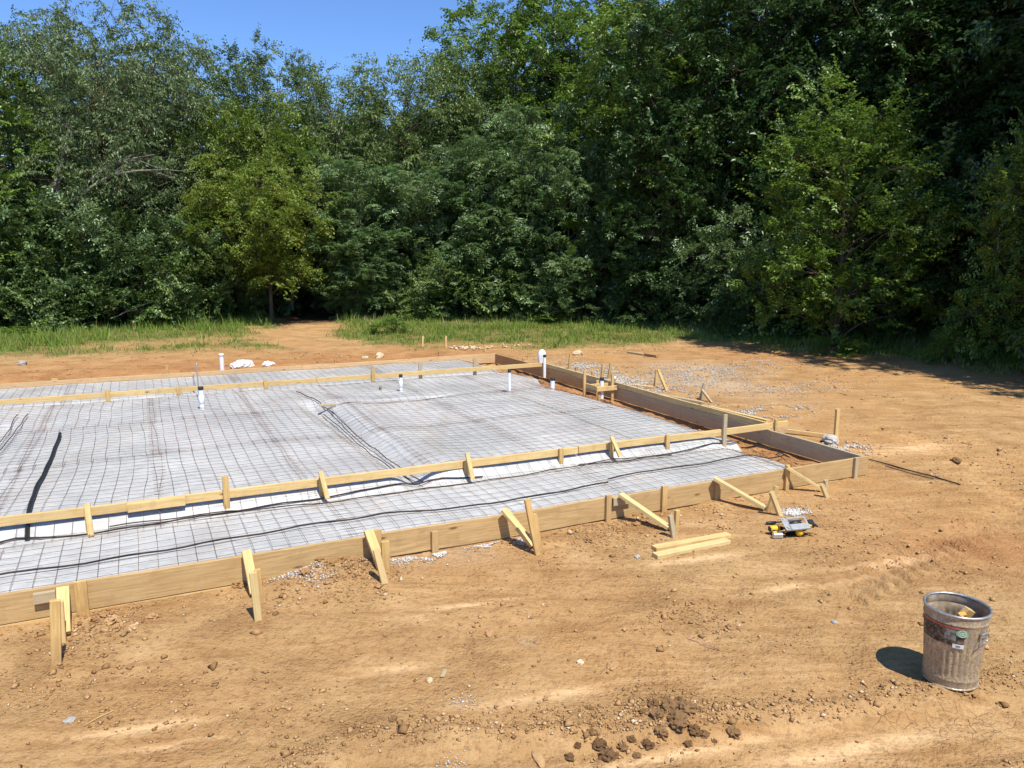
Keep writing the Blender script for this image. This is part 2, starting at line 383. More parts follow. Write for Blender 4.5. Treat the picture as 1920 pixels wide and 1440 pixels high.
def lump_mat(name, stops, rough=0.95):
    m = N(name); co = m.coord()
    c = m.ramp(m.attr('tint'), stops); f = m.noise(co, 90, 4, 0.7)
    c = m.mix(m.ramp(f, [(0.35, 0.35), (0.6, 0.0)]), c, tuple(x * 0.5 for x in stops[0][1]))
    return m.done(c, rough, normal=m.bump(f, 0.5, 0.006), spec=0.1)
M_CRUMB = lump_mat('crumbled_dirt', [(0.0, (0.25, 0.137, 0.058)), (0.45, (0.42, 0.25, 0.115)), (0.9, (0.50, 0.315, 0.155)), (1.0, (0.66, 0.52, 0.36))])
M_GRAVEL = lump_mat('pale_gravel', [(0.0, (0.34, 0.32, 0.29)), (0.5, (0.60, 0.58, 0.54)), (1.0, (0.80, 0.79, 0.76))], 0.85)
M_GRAVELB = lump_mat('dusty_gravel', [(0.0, (0.32, 0.28, 0.23)), (0.5, (0.50, 0.45, 0.38)), (1.0, (0.68, 0.63, 0.55))], 0.9)
M_DARKCLOD = lump_mat('damp_clod', [(0.0, (0.13, 0.074, 0.035)), (1.0, (0.24, 0.14, 0.066))])
M_BUFF = lump_mat('buff_rock', [(0.0, (0.50, 0.38, 0.22)), (1.0, (0.66, 0.54, 0.36))])
rng = np.random.default_rng(11)
def scatter_crumbs():
    n = 210000
    # even over the near ground, thinning with distance
    a = rng.uniform(math.radians(-40), math.radians(40), n); r = 3.0 * np.exp(rng.uniform(0, math.log(26 / 3.0), n))
    x = r * np.sin(a); y = r * np.cos(a); u = x * U[0] + y * U[1]; v = x * V[0] + y * V[1]
    dens = sstep(0.0, 0.6, fbm(x * 0.9, y * 0.9, 4, 81)) * 0.85 * sstep(-0.35, 0.1, fbm(x * .3, y * .3, 2, 83)) + 0.055
    for (px, py, w, k) in ((650, 1078, 0.42, 1.6), (560, 1085, 0.35, 1.0), (1310, 922, 0.36, 1.6), (1200, 975, 0.3, 1.0), (1115, 1000, 0.35, 1.1), (1262, 1362, 0.26, 3.0), (1130, 1400, .22, 1.6), (205, 1170, .3, 1.2), (1340, 960, .3, .8), (660, 1090, .3, 1.), (1180, 1010, .4, .8)):
        c = site(px, py); dens = dens + k * np.exp(-((x - c.x) ** 2 + (y - c.y) ** 2) / w ** 2)
    d = seg_dist(x, y, TYRE); dens = dens + 0.9 * np.exp(-((d - 0.45) / 0.13) ** 2); dens = np.where(d < 0.28, dens * 0.15, dens)
    dens = dens + 0.7 * sstep(17.75, 18.0, v) * sstep(18.9, 18.4, v)
    inside = (v > 6.45) & (v < 17.7) & (u < 8.06)
    ok = (rng.uniform(0, 1, n) < dens * 0.45) & (~inside) & (grass_mask(x, y) < 0.35)
    tren = (v > 6.6) & (v < 17.5) & (u > edge_u(v) + 0.12) & (u < 7.96) & (rng.uniform(0, 1, n) < 0.8)
    ok |= tren
    x, y, r = x[ok], y[ok], r[ok]
    size = np.exp(rng.normal(math.log(0.0072), 0.52, len(x))) * (0.75 + r * 0.055); size = np.clip(size, 0.004, 0.045)
    cen = np.stack([x, y, ground_z(x, y)], 1)
    vv, ff, t = lumps(rng, cen, size, 0.62)
    o = np_obj('dirt_crumbs', vv, ff, M_CRUMB, attrs={'tint': ('FACE', t)})
    tag(o, 'loose crumbs of tan soil scattered over the bare ground', 'soil', kind='stuff')
scatter_crumbs()
def gravel_patch(label, spots, smin, smax, mat=M_GRAVEL, name='gravel'):
    X = []; Y = []
    for (px, py, wu, wv, n, rot) in spots:
        c = site(px, py); a = rng.normal(0, wu, n); b = rng.normal(0, wv, n)
        X.append(c.x + a * math.cos(rot) - b * math.sin(rot)); Y.append(c.y + a * math.sin(rot) + b * math.cos(rot))
    x = np.concatenate(X); y = np.concatenate(Y); u = x * U[0] + y * U[1]; v = x * V[0] + y * V[1]
    ok = ~((v > 6.43) & (u < 8.08)) & (fbm(x * 2.5, y * 2.5, 3, 91) > -0.25); x, y = x[ok], y[ok]
    vv, ff, t = lumps(rng, np.stack([x, y, ground_z(x, y)], 1), rng.uniform(smin, smax, len(x)), 0.7, 0.7)
    o = np_obj(name, vv, ff, mat, attrs={'tint': ('FACE', t)}); tag(o, label, 'gravel', kind='stuff')
SR = SLAB_ROT
gravel_patch('white gravel strewn in front of the front form board', [(870, 1032, 0.26, 0.07, 2600, SR), (770, 1042, 0.2, 0.07, 1500, SR), (940, 1025, 0.15, 0.08, 1000, SR)], 0.005, 0.012)
gravel_patch('white gravel spilled over the dirt heap by the front form board', [(545, 1080, 0.16, 0.1, 1100, SR), (640, 1052, 0.14, 0.06, 450, SR), (575, 1100, 0.15, 0.08, 150, SR)], 0.005, 0.011)
gravel_patch('small pile of pale gravel beside the tilted crossed stakes', [(1492, 961, 0.085, 0.055, 900, 0.1)], 0.005, 0.012)
gravel_patch('tiny patch of grey gravel in the middle of the dirt', [(990, 1200, 0.032, 0.04, 260, 0)], 0.003, 0.008)
gravel_patch('pale dust and chips at the bottom of the dirt', [(865, 1318, 0.05, 0.04, 60, 0), (850, 1428, 0.04, 0.04, 40, 0)], 0.003, 0.008)
gravel_patch('spread gravel on the bare ground outside the right form', [(1110, 690, 0.7, 0.25, 1500, 2.0), (1190, 722, 0.9, 0.28, 2300, 2.0), (1290, 705, 1.0, 0.7, 1800, 1.2), (1370, 690, 1.2, 0.5, 900, .6), (1430, 775, 0.5, 0.2, 1100, SR), (1580, 838, 0.2, 0.15, 500, SR), (1490, 728, 0.8, 0.3, 500, .4)], 0.010, 0.024, M_GRAVELB)
gravel_patch('pale broken stones heaped along the far bank', [(620, 662, 1.2, 0.15, 260, .2), (730, 656, 1.0, 0.15, 260, .2), (840, 655, 1.0, 0.15, 200, .2), (560, 665, .8, .12, 120, .2)], 0.025, 0.075, M_BUFF, 'rubble')

M_GRASS = N('grass_blade'); _g = M_GRASS
_gc = _g.ramp(_g.attr('tint'), [(0.0, (0.08, 0.13, 0.022)), (0.45, (0.175, 0.275, 0.040)), (0.75, (0.25, 0.34, 0.065)), (0.92, (0.34, 0.30, 0.12)), (1.0, (0.48, 0.40, 0.21))])
M_GRASS = _g.done(_gc, 0.6, spec=0.25, trans=0.3)
def build_grass():
    n = 420000
    a = rng.uniform(math.radians(-40), math.radians(41), n); r = np.sqrt(rng.uniform(15 ** 2, 44 ** 2, n))
    x = r * np.sin(a); y = r * np.cos(a)
    g = grass_mask(x, y); l = litter_mask(x, y); tuft = fbm(x * 1.6, y * 1.6, 4, 101); tall = fbm(x * 0.35, y * 0.35, 3, 103)
    ok = rng.uniform(0, 1, n) < g * (0.22 + 0.78 * sstep(-0.25, 0.35, tuft) + 0.8 * sstep(6, 8, x)) * (1 - 0.96 * sstep(0.3, 1.0, l))
    x, y, g, l, tuft, tall, r = [q[ok] for q in (x, y, g, l, tuft, tall, r)]; n = len(x)
    toward = sstep(0, 5.0, r - np.interp(np.arctan2(x, y), _ga, _gr))
    h = (0.025 + 0.05 * g + (0.10 + 0.14 * (x < -9) + 0.22 * sstep(6, 8, x)) * toward * sstep(-0.3, 0.5, tall) + 0.10 * sstep(0, 0.6, tuft)) * np.exp(rng.normal(-0.25, 0.42, n))
    an = rng.uniform(0, 2 * math.pi, n); w = rng.uniform(0.008, 0.02, n); lean = rng.uniform(0.05, 0.7, n) * h; la = rng.uniform(0, 2 * math.pi, n)
    z = ground_z(x, y)
    b1 = np.stack([x + np.cos(an) * w, y + np.sin(an) * w, z - 0.01], 1); b2 = np.stack([x - np.cos(an) * w, y - np.sin(an) * w, z - 0.01], 1)
    tp = np.stack([x + np.cos(la) * lean, y + np.sin(la) * lean, z + h], 1)
    v = np.stack([b1, b2, tp], 1).reshape(-1, 3); f = np.arange(3 * n).reshape(-1, 3)
    dry = sstep(0.0, 0.5, fbm(x * 0.5, y * 0.5, 3, 107)) * 0.26 + 0.18 * sstep(0.7, 0.2, g)
    t = np.clip(rng.normal(0.5, 0.20, n) + dry + 0.15 * tuft, 0, 1)
    o = np_obj('grass', v, f, M_GRASS, attrs={'tint': ('FACE', t)}); tag(o, 'bright green grass and weeds along the foot of the wood', 'grass', kind='stuff')
build_grass()

# ------------------------------------------------------------------ trees
def leaf_mat(name, stops, rough=0.42, trans=0.28, spec=0.45, hue=0.04):
    m = N(name)
    f = m.math('ADD', m.attr('tint'), m.math('MULTIPLY', m.math('SUBTRACT', m.rnd(), 0.5), 0.25), True)
    c = m.ramp(f, stops)
    tc = m.mix(1.0, c, (1.0, 1.0, 0.45), 'MULTIPLY')
    return m.done(c, rough, spec=spec, trans=trans, tcolor=c)
L_GREEN2 = leaf_mat('leaf_fresh_green', [(0.0, (0.064, 0.116, 0.028)), (0.5, (0.143, 0.224, 0.055)), (1.0, (0.248, 0.338, 0.104))], 0.36, 0.36, 0.55)
L_BRIGHT = leaf_mat('leaf_bright_green', [(0.0, (0.072, 0.135, 0.017)), (0.5, (0.158, 0.260, 0.038)), (1.0, (0.271, 0.374, 0.071))], 0.38, 0.40, 0.55)  # elm, oak, maple: some of their sunlight put into this lighter leaf colour
L_SHRUB = leaf_mat('leaf_shrub', [(0.0, (0.066, 0.116, 0.038)), (0.5, (0.134, 0.216, 0.076)), (1.0, (0.227, 0.328, 0.128))], 0.34, 0.34, 0.6)
L_DEEP = leaf_mat('leaf_deep_green', [(0.0, (0.030, 0.071, 0.019)), (0.5, (0.064, 0.129, 0.034)), (1.0, (0.122, 0.206, 0.059))], 0.36, 0.36, 0.55)
L_GREY = leaf_mat('leaf_grey_green', [(0.0, (0.077, 0.121, 0.043)), (0.5, (0.160, 0.229, 0.084)), (1.0, (0.269, 0.354, 0.142))], 0.36, 0.38, 0.55)
L_PINN = leaf_mat('leaf_pinnate', [(0.0, (0.066, 0.121, 0.038)), (0.5, (0.143, 0.234, 0.078)), (1.0, (0.244, 0.354, 0.133))], 0.34, 0.38, 0.6)
L_YELL = leaf_mat('leaf_yellowing', [(0.0, (0.078, 0.130, 0.019)), (0.5, (0.179, 0.260, 0.040)), (0.88, (0.253, 0.312, 0.052)), (1.0, (0.350, 0.322, 0.067))], 0.4, 0.40)
L_OLIV = leaf_mat('leaf_olive', [(0.0, (0.071, 0.116, 0.027)), (0.5, (0.151, 0.227, 0.055)), (1.0, (0.252, 0.328, 0.095))], 0.36, 0.38, 0.55)
def bark(name, a, b):
    m = N(name); co = m.mapping(m.coord(), scale=(1, 1, 0.25)); f = m.noise(co, 14, 5, 0.65)
    return m.done(m.ramp(f, [(0.3, a), (0.7, b)]), 0.9, normal=m.bump(f, 0.6, 0.02), spec=0.15)
M_BARK = bark('bark_brown', (0.05, 0.038, 0.027), (0.16, 0.125, 0.09))
M_BARKG = bark('bark_pale_grey', (0.11, 0.10, 0.085), (0.30, 0.28, 0.24))

def unit(a): return a / np.maximum(np.linalg.norm(a, axis=-1, keepdims=True), 1e-9)
def leaves_from(base, d, nrm, ln, wd, fold=0.25):
    """folded two-triangle leaves"""
    d = unit(d); side = unit(np.cross(d, nrm)); nn = np.cross(side, d)
    mid = base + d * (ln * 0.45)[:, None]
    l = mid + side * (wd * 0.5)[:, None] + nn * (wd * fold)[:, None]; r = mid - side * (wd * 0.5)[:, None] + nn * (wd * fold)[:, None]
    tip = base + d * ln[:, None] - nn * (ln * 0.12)[:, None]
    return np.stack([base, l, tip, r], 1)            # (n,4,3)
def spray(rg, kind):
    """one leafy twig pointing along +X, +Z up; returns leaf quads (n,4,3)"""
    B = []; D = []; NN = []; Ln = []; Wd = []
    def put(b, d, n, l, w): B.append(b); D.append(d); NN.append(n); Ln.append(l); Wd.append(w)
    if kind == 'broad' or kind == 'small':
        k = 1.0 if kind == 'broad' else 0.66
        for tw in range(4):
            a = rg.uniform(-1.0, 1.0); e = rg.uniform(-0.25, 0.45); L = rg.uniform(0.3, 0.6)
            dr = np.array([math.cos(a) * math.cos(e), math.sin(a) * math.cos(e), math.sin(e)])
            for i in range(9 if kind == 'broad' else 12):
                t = (i + 0.6) / 9.0 * L if kind == 'broad' else (i + .6) / 12. * L
                p = dr * t + np.array([0, 0, -0.22 * t * t]) + rg.normal(0, 0.012, 3)
                s = 1 if i % 2 else -1
                d = dr * rg.uniform(0.3, 0.9) + s * np.array([-dr[1], dr[0], 0]) * rg.uniform(0.5, 1.0) + np.array([0, 0, rg.uniform(-0.65, 0.1)])
                put(p, d, np.array([rg.normal(0, .35), rg.normal(0, .35), 1.0]), rg.uniform(0.10, 0.165) * k, rg.uniform(0.065, 0.10) * k)
    elif kind == 'pinnate':
        for fr in range(7):
            a = fr / 7 * 2 * math.pi + rg.uniform(-0.4, 0.4); e = rg.uniform(0.05, 0.75); L = rg.uniform(0.42, 0.68)
            h = np.array([math.cos(a), math.sin(a), 0]); sd = np.array([-h[1], h[0], 0])
            for i in range(6):
                t = (i + 1.3) / 7.0
                x = L * t * (1 - 0.15 * t); zz = L * (math.sin(e) * t - (0.75 + 0.55 * e) * t * t)
                p = h * x + np.array([0, 0, zz]); l = 0.20 * (1 - 0.4 * t) * rg.uniform(0.75, 1.2); p = p + rg.normal(0, 0.018, 3)
                for s in (-1, 1):
                    put(p, sd * s + h * rg.uniform(0.2, 0.8) + np.array([0, 0, -rg.uniform(0.1, 0.9)]), np.array([rg.normal(0, .3), rg.normal(0, .3), 1.0]) + h * 0.4, l, l * rg.uniform(0.36, 0.48))
    elif kind == 'fine':
        for tw in range(5):
            a = rg.uniform(-1.3, 1.3); L = rg.uniform(0.35, 0.7); e = rg.uniform(-0.4, 0.4)
            dr = np.array([math.cos(a) * math.cos(e), math.sin(a) * math.cos(e), math.sin(e)])
            for i in range(11):
                t = (i + 0.5) / 11 * L; p = dr * t + np.array([0, 0, -0.4 * t * t])
                d = dr * 0.4 + rg.normal(0, 0.5, 3) + np.array([0, 0, -0.75])
                put(p, d, rg.normal(0, 0.6, 3) + np.array([0, 0, 0.7]), rg.uniform(0.08, 0.125), rg.uniform(0.032, 0.05))
    elif kind == 'locust':
        for fr in range(5):
            a = rg.uniform(-1.3, 1.3); L = rg.uniform(0.3, 0.55); e = rg.uniform(-0.5, 0.5)
            h = np.array([math.cos(a), math.sin(a), 0]); sd = np.array([-h[1], h[0], 0])
            for i in range(6):
                t = (i + 1 + rg.uniform(-.3, .3)) / 6.5; p = h * L * t + np.array([0, 0, L * (math.sin(e) * t - 0.35 * t * t)])
                for s in (-1, 1):
                    put(p + rg.normal(0, .02, 3), sd * s + h * rg.uniform(0.1, 0.9) + np.array([0, 0, rg.uniform(-0.6, 0.25)]), np.array([rg.normal(0, .4), rg.normal(0, .4), 1.0]), rg.uniform(0.085, 0.13), rg.uniform(0.045, 0.065))
    return leaves_from(np.array(B), np.array(D), np.array(NN), np.array(Ln), np.array(Wd))
_SPR = {}
def sprays(kind):
    if kind not in _SPR:
        rg = np.random.default_rng(sum(map(ord, kind))); _SPR[kind] = [spray(rg, kind) for _ in range(6)]
    return _SPR[kind]

def tree_meshes(name, kind, h, r, seed, lmat, bmat=None, low=0.05, clumps=60, nodes=18, csize=1.0, stems=1, lean=(0, 0), upright=False, scale=1.0, top=0.9, hollow=0.35, wide=0.42, droop=0.0, ball=0.66, taper=0.62):
    """trunk mesh and crown mesh of one tree kind, standing at the origin.
    The crown is built of leafy clumps carried on limbs that rise from the trunk; low = foot of the crown, wide = height of its widest part (both as parts of h)"""
    rg = np.random.default_rng(seed); rnd = random.Random(seed); woodm = MB(); npos = []; ndir = []; ntip = []
    trunks = []
    for st in range(stems):
        sx, sy = (0, 0) if stems == 1 else (rg.normal(0, 0.2 * r), rg.normal(0, 0.2 * r)); lx, ly = lean if stems == 1 else (rg.normal(0, .3) * r, rg.normal(0, .3) * r)
        n = 9; wx = rg.normal(0, 0.12, (n, 2)).cumsum(0) * (h / 14); hh = h * 0.80 * (1 if st == 0 else rg.uniform(.6, .9))
        pts = [Vector((sx + lx * (i / 8) ** 1.3 + wx[i, 0] * i / 8, sy + ly * (i / 8) ** 1.3 + wx[i, 1] * i / 8, hh * i / 8 - (0.2 if i == 0 else 0))) for i in range(n)]
        r0 = (0.011 * h + 0.02) * (1 if stems == 1 else 0.4)
        woodm.tube(pts, [r0 * (1.3 if i == 0 else 1) * (1 - 0.88 * i / 8) for i in range(n)], 7, False); trunks.append((pts, r0, hh))
    for c in range(clumps):
        # clump centre inside an egg-shaped crown, mostly toward its skin
        t = low + (top - low) * ((c + rnd.random()) / clumps); az = c * 2.39996 + rnd.uniform(-0.6, 0.6)
        q = (t - wide) / (1.02 - wide) if t > wide else (wide - t) / (wide - low + 0.22)
        prof = max(0.03, 1 - q * q) ** (taper if t > wide else 0.5); rho = (hollow + (1 - hollow) * math.sqrt(rnd.random())) * r * prof * rnd.uniform(0.72, 1.12)
        if upright: rho *= 0.8
        pts, r0, hh = trunks[c % stems]
        f = min(0.97, max(0.04, (t * h - 0.55 * rho * (1.6 if upright else 1.0)) / hh)); k = min(int(f * 8), 7); o = pts[k].lerp(pts[k + 1], f * 8 - k)
        ax = pts[min(8, int(min(1, t / 0.8) * 8))]
        cen = Vector((ax.x + rho * math.cos(az), ax.y + rho * math.sin(az), t * h + rnd.uniform(-.3, .3) * csize)); d0 = cen - o; L = d0.length
        m1 = o + d0 * 0.5 + Vector((0, 0, 0.10 * L)) + Vector((rnd.uniform(-.08, .08), rnd.uniform(-.08, .08), 0)) * L
        rb = max(0.012, r0 * (1 - 0.8 * f) * 0.45)
        woodm.tube([o, o + (m1 - o) * .5 + Vector((0, 0, .03 * L)), m1, m1.lerp(cen, .55) + Vector((0, 0, .02 * L)), cen], [rb, rb * .8, rb * .6, rb * .4, rb * .25], 5, False)
        cs = csize * rnd.uniform(0.65, 1.25) * (0.75 if t > 0.85 * top else 1); out = Vector((math.cos(az), math.sin(az), 0))
        for m in range(int(nodes * (cs / csize) ** 1.5) + 2):
            th = rnd.uniform(0, 2 * math.pi); zc = rnd.uniform(-0.55, 1.0); rr = math.sqrt(max(0, 1 - zc * zc)); rad = cs * (0.45 + 0.6 * rnd.random() ** 0.6)
            if upright: e = Vector((math.cos(th) * rr * 0.45, math.sin(th) * rr * 0.45, zc * 1.6))
            else: e = Vector((math.cos(th) * rr * 1.1, math.sin(th) * rr * 1.1, zc * ball))
            p = cen + e * rad + out * (0.18 * cs); d = (e * 0.8 + out * 0.45 + Vector((0, 0, 0.18 - droop)) + Vector((rnd.uniform(-.5, .5), rnd.uniform(-.5, .5), rnd.uniform(-.3, .3)))).normalized()
            npos.append(p); ndir.append(d); ntip.append(0.5 + 0.5 * zc)
            if m % 3 == 0: woodm.tube([cen, cen.lerp(p, .6) + Vector((0, 0, .05 * cs)), p], [rb * .22 + .003, .005, .003], 3, False)
    pos = np.array([tuple(p) for p in npos]); dr = np.array([tuple(p) for p in ndir]); tip = np.array(ntip)
    SP = sprays(kind); which = rg.integers(0, len(SP), len(pos)); VV = []; TT = []
    for w in range(len(SP)):
        ii = np.where(which == w)[0]
        if not len(ii): continue
        X = unit(dr[ii] * np.array([1, 1, 0.5 if kind in ('pinnate', 'locust') else 0.8])); up0 = np.tile([0, 0, 1.0], (len(ii), 1)) + rg.normal(0, 0.5, (len(ii), 3)) + (X * 0.55 if kind == 'pinnate' else 0)
        Y = unit(np.cross(up0, X)); Z = np.cross(X, Y); sc = rg.uniform(0.68, 1.28, len(ii)) * scale
        M = np.stack([X, Y, Z], 1)                     # rows are axes
        q = np.einsum('lka,nab->nlkb', SP[w], M) * sc[:, None, None, None] + pos[ii][:, None, None, :]
        VV.append(q.reshape(-1, 4, 3)); nl = SP[w].shape[0]
        t = np.clip(0.46 + rg.normal(0, 0.10, len(ii))[:, None] + rg.normal(0, 0.17, (len(ii), nl)), 0.02, 1)
        TT.append(t.reshape(-1))
    Q = np.concatenate(VV); T = np.concatenate(TT); k = len(Q); idx = np.arange(k)[:, None] * 4
    F = np.concatenate([idx + np.array([[0, 1, 2]]), idx + np.array([[0, 2, 3]])])
    crown = np_mesh(name + '_crown', Q.reshape(-1, 3), F, lmat, False, {'tint': ('FACE', np.concatenate([T, T]))})
    tm = bpy.data.meshes.new(name + '_trunk'); tm.from_pydata([tuple(p) for p in woodm.v], [], woodm.f); tm.update(); tm.materials.append(bmat or M_BARK)
    for p in tm.polygons: p.use_smooth = True
    return tm, crown, h, r
KIND = {
 'oak':    tree_meshes('oak', 'broad', 16, 3.7, 1, L_BRIGHT, low=0.16, clumps=78, nodes=15, csize=1.05, scale=1.15, wide=0.55),
 'maple':  tree_meshes('maple', 'broad', 13, 3.3, 2, L_BRIGHT, low=0.06, clumps=74, nodes=15, csize=0.95, wide=0.45),
 'dark':   tree_meshes('dark', 'broad', 15, 3.8, 3, L_DEEP, low=0.05, clumps=86, nodes=14, csize=1.1, scale=1.2, wide=0.45),
 'cherry': tree_meshes('cherry', 'fine', 13, 4.3, 4, L_GREY, M_BARK, low=0.36, clumps=104, nodes=15, csize=1.1, scale=1.25, wide=0.62, lean=(1.0, -0.3), droop=0.25),
 'poplar': tree_meshes('poplar', 'small', 13.5, 2.2, 5, L_GREY, M_BARKG, low=0.35, clumps=64, nodes=13, csize=0.75, stems=6, upright=True, wide=0.72, top=0.84, scale=1.1),
 'sumac':  tree_meshes('sumac', 'pinnate', 9, 2.3, 6, L_PINN, M_BARKG, low=0.16, clumps=54, nodes=8, csize=0.72, wide=0.72, ball=0.9, taper=0.5),
 'sumacb': tree_meshes('sumacb', 'pinnate', 10, 2.6, 7, L_PINN, M_BARKG, low=0.28, clumps=50, nodes=8, csize=0.76, wide=0.76, ball=0.9, taper=0.5),
 'olive':  tree_meshes('olive', 'fine', 12, 2.7, 8, L_OLIV, low=0.10, clumps=86, nodes=14, csize=0.9, wide=0.62, scale=1.15, droop=0.15),
 'locust': tree_meshes('locust', 'locust', 7, 2.4, 9, L_YELL, low=0.26, clumps=52, nodes=15, csize=0.85, wide=0.66, scale=1.1, droop=0.1, ball=0.75, taper=0.55),
 'elm':    tree_meshes('elm', 'small', 7.5, 2.1, 10, L_BRIGHT, low=0.10, clumps=56, nodes=14, csize=0.72, wide=0.40, scale=1.2, taper=0.85),
 'shrub':  tree_meshes('shrub', 'small', 3.6, 1.9, 11, L_SHRUB, low=0.03, clumps=36, nodes=14, csize=0.62, stems=4, wide=0.4, scale=1.1),
 'bramble': tree_meshes('bramble', 'small', 2.6, 1.9, 12, L_GREEN2, low=0.03, clumps=36, nodes=12, csize=0.6, stems=4, wide=0.35, scale=1.1, droop=0.2),
 'weed':   tree_meshes('weed', 'small', 0.8, 0.42, 13, L_BRIGHT, low=0.05, clumps=10, nodes=6, csize=0.16, stems=3, scale=0.6),
}
def tree(kind, name, x, y, label, h=None, r=None, rz=None, group=None, cat='tree', z=None):
    tm, cm, H0, R0 = KIND[kind]
    sz = (h / H0) if h else 1.0; sr = (r / R0) if r else sz
    root = empty(name, (x, y, (gz((x, y)) if z is None else z) - 0.03), rz if rz is not None else (x * 7.3 + y * 3.1) % 6.28)
    root.scale = (sr, sr, sz)
    tag(root, label, cat, group)
    for nm, me in (('trunk', tm), ('crown', cm)): link(bpy.data.objects.new(nm, me), root)
    return root
def tpx(kind, name, px, D, top, label, r=None, **kw):
    """tree standing D metres out under photo column px, its top reaching photo row top"""
    x = (px - 960) / FPX * D; h = CAM_H + (476 - top) / FPX * D
    return tree(kind, name, x, D, label, h, r, **kw)
# --- left of the path
tpx('maple', 'broadleaf_tree', -5, 29, 75, 'bright green broadleaf tree at the left edge of the wood', 2.9)
tpx('maple', 'broadleaf_tree', -190, 28, 60, 'green broadleaf tree cut off by the left edge', 3.3)
tpx('cherry', 'wild_cherry_tree', 200, 31.5, 8, 'large grey-green tree with pale forked limbs leaning right, at left', 3.9, rz=0.25)
tpx('olive', 'slender_tree', 370, 37, 90, 'tree rising behind the large grey-green tree at left', 2.6)
tpx('poplar', 'poplar_tree', 520, 38, 62, 'upright feathery tree against the sky left of centre', 2.6)
tpx('locust', 'locust_tree', 490, 33.5, 190, 'yellow-green locust behind the lower locust by the path', 2.2)
tpx('locust', 'locust_tree', 510, 31, 300, 'low yellowing locust spreading over the path into the wood', 2.2, rz=2.0)
tpx('shrub', 'shrub', 20, 28.6, 335, 'tall dark shrub below the bright tree at the left edge', 2.5)
tpx('shrub', 'shrub', 125, 29.2, 375, 'tall dark shrub under the grey-green tree at left', 2.3)
tpx('bramble', 'shrub', 215, 29.6, 400, 'mounded green shrub left of the locust, under pale limbs', 2.4)
tpx('shrub', 'shrub', 300, 30.2, 420, 'rounded shrub between the pale limbs and the locust', 2.2)
tpx('bramble', 'shrub', 375, 31, 430, 'green shrub at the left side of the path into the wood', 2.1)
tpx('bramble', 'shrub', 60, 28.0, 470, 'low bramble thicket along the grass at far left', 1.9)
tpx('shrub', 'shrub', 440, 33, 400, 'dark shrub in the shade behind the low locust', 1.9)
# --- centre
tpx('olive', 'slender_tree', 655, 36.5, 130, 'olive-green tree just right of the path opening', 2.5)
tpx('olive', 'slender_tree', 760, 37.5, 105, 'olive-green tree in the centre below the sky gap', 2.8)
tpx('olive', 'slender_tree', 850, 38.5, 90, 'olive-green tree touching the taller bright tree in the centre', 2.6)
tpx('sumac', 'sumac_tree', 690, 33.8, 285, 'sumac with drooping fronds right of the path opening', 2.2)
tpx('sumac', 'sumac_tree', 672, 32.6, 410, 'small sumac in front of the wood beside the path', 1.6)
tpx('sumacb', 'sumac_tree', 790, 34.2, 300, 'sumac with layered fronds left of the centre of the wood', 2.4)
tpx('sumac', 'sumac_tree', 890, 33.8, 250, 'tall sumac with drooping fronds in the centre of the wood', 2.4)
tpx('sumacb', 'sumac_tree', 1000, 33.5, 180, 'tallest sumac, crown in front of the bright oak', 2.6)
tpx('sumac', 'sumac_tree', 960, 32.6, 350, 'lower sumac standing before the tallest sumac', 2.0)
tpx('sumac', 'sumac_tree', 1060, 32.4, 270, 'sumac between the tallest sumac and the dark trees', 1.9)
tpx('oak', 'oak_tree', 945, 41, -15, 'tall bright green oak rising right of the sky gap', 3.9)
tpx('oak', 'oak_tree', 1085, 39, -50, 'tall bright green oak left of the dark trees', 3.9, rz=2.2)
tpx('shrub', 'shrub', 610, 36, 400, 'shaded shrub at the back of the path opening', 2.0)
tpx('bramble', 'shrub', 740, 33.0, 480, 'green shrub at the foot of the centre sumacs, left one', 1.7)
tpx('bramble', 'shrub', 850, 32.6, 490, 'green shrub at the foot of the centre sumacs, middle one', 1.8)
tpx('bramble', 'shrub', 980, 32.2, 480, 'green shrub at the foot of the tallest sumac', 1.8)
tpx('shrub', 'shrub', 1090, 31.4, 470, 'dark shrub where the wood turns toward the camera', 1.8)
# --- right, the wood edge comes toward the viewer
tpx('maple', 'broadleaf_tree', 1190, 32.5, -40, 'tall broadleaf tree right of the bright oaks', 3.5)
tpx('dark', 'broadleaf_tree', 1300, 30.5, -90, 'dark broadleaf tree left of the sunlit elm', 3.4)
tpx('dark', 'broadleaf_tree', 1235, 29.8, 200, 'lower broadleaf tree half in shade right of the sumacs', 2.1)  # deep-green kind chosen so shade is put into its leaf colour
tpx('dark', 'broadleaf_tree', 1440, 30, -160, 'tall dark tree behind the sunlit elm, left one', 3.6)
tpx('dark', 'broadleaf_tree', 1610, 28.2, -200, 'tall dark tree right behind the sunlit elm', 3.8, rz=4)
tpx('dark', 'broadleaf_tree', 1790, 26.6, -200, 'tall dark tree right of the sunlit elm', 3.7, rz=1)
tpx('dark', 'broadleaf_tree', 1960, 24.8, -260, 'tall dark tree at the right edge', 3.6, rz=2.5)
tpx('elm', 'elm_tree', 1570, 22.0, 160, 'sunlit young elm standing out before the dark right wood', 2.1)
tpx('elm', 'elm_tree', 1945, 17.6, 215, 'bright leafy sapling cut by the right edge', 1.3)
tpx('shrub', 'shrub', 1370, 27, 430, 'dark shrub behind the brush pile', 1.9)
tpx('shrub', 'shrub', 1470, 26.4, 440, 'dark shrub left under the sunlit elm', 1.8)
tpx('bramble', 'shrub', 1780, 23.4, 425, 'arching shrub below and right of the sunlit elm', 1.6)
tpx('shrub', 'shrub', 1890, 22.8, 430, 'dark shrub at the right edge of the wood', 1.7)
tpx('shrub', 'shrub', 1660, 24.4, 470, 'dark shrub right under the sunlit elm', 1.6)
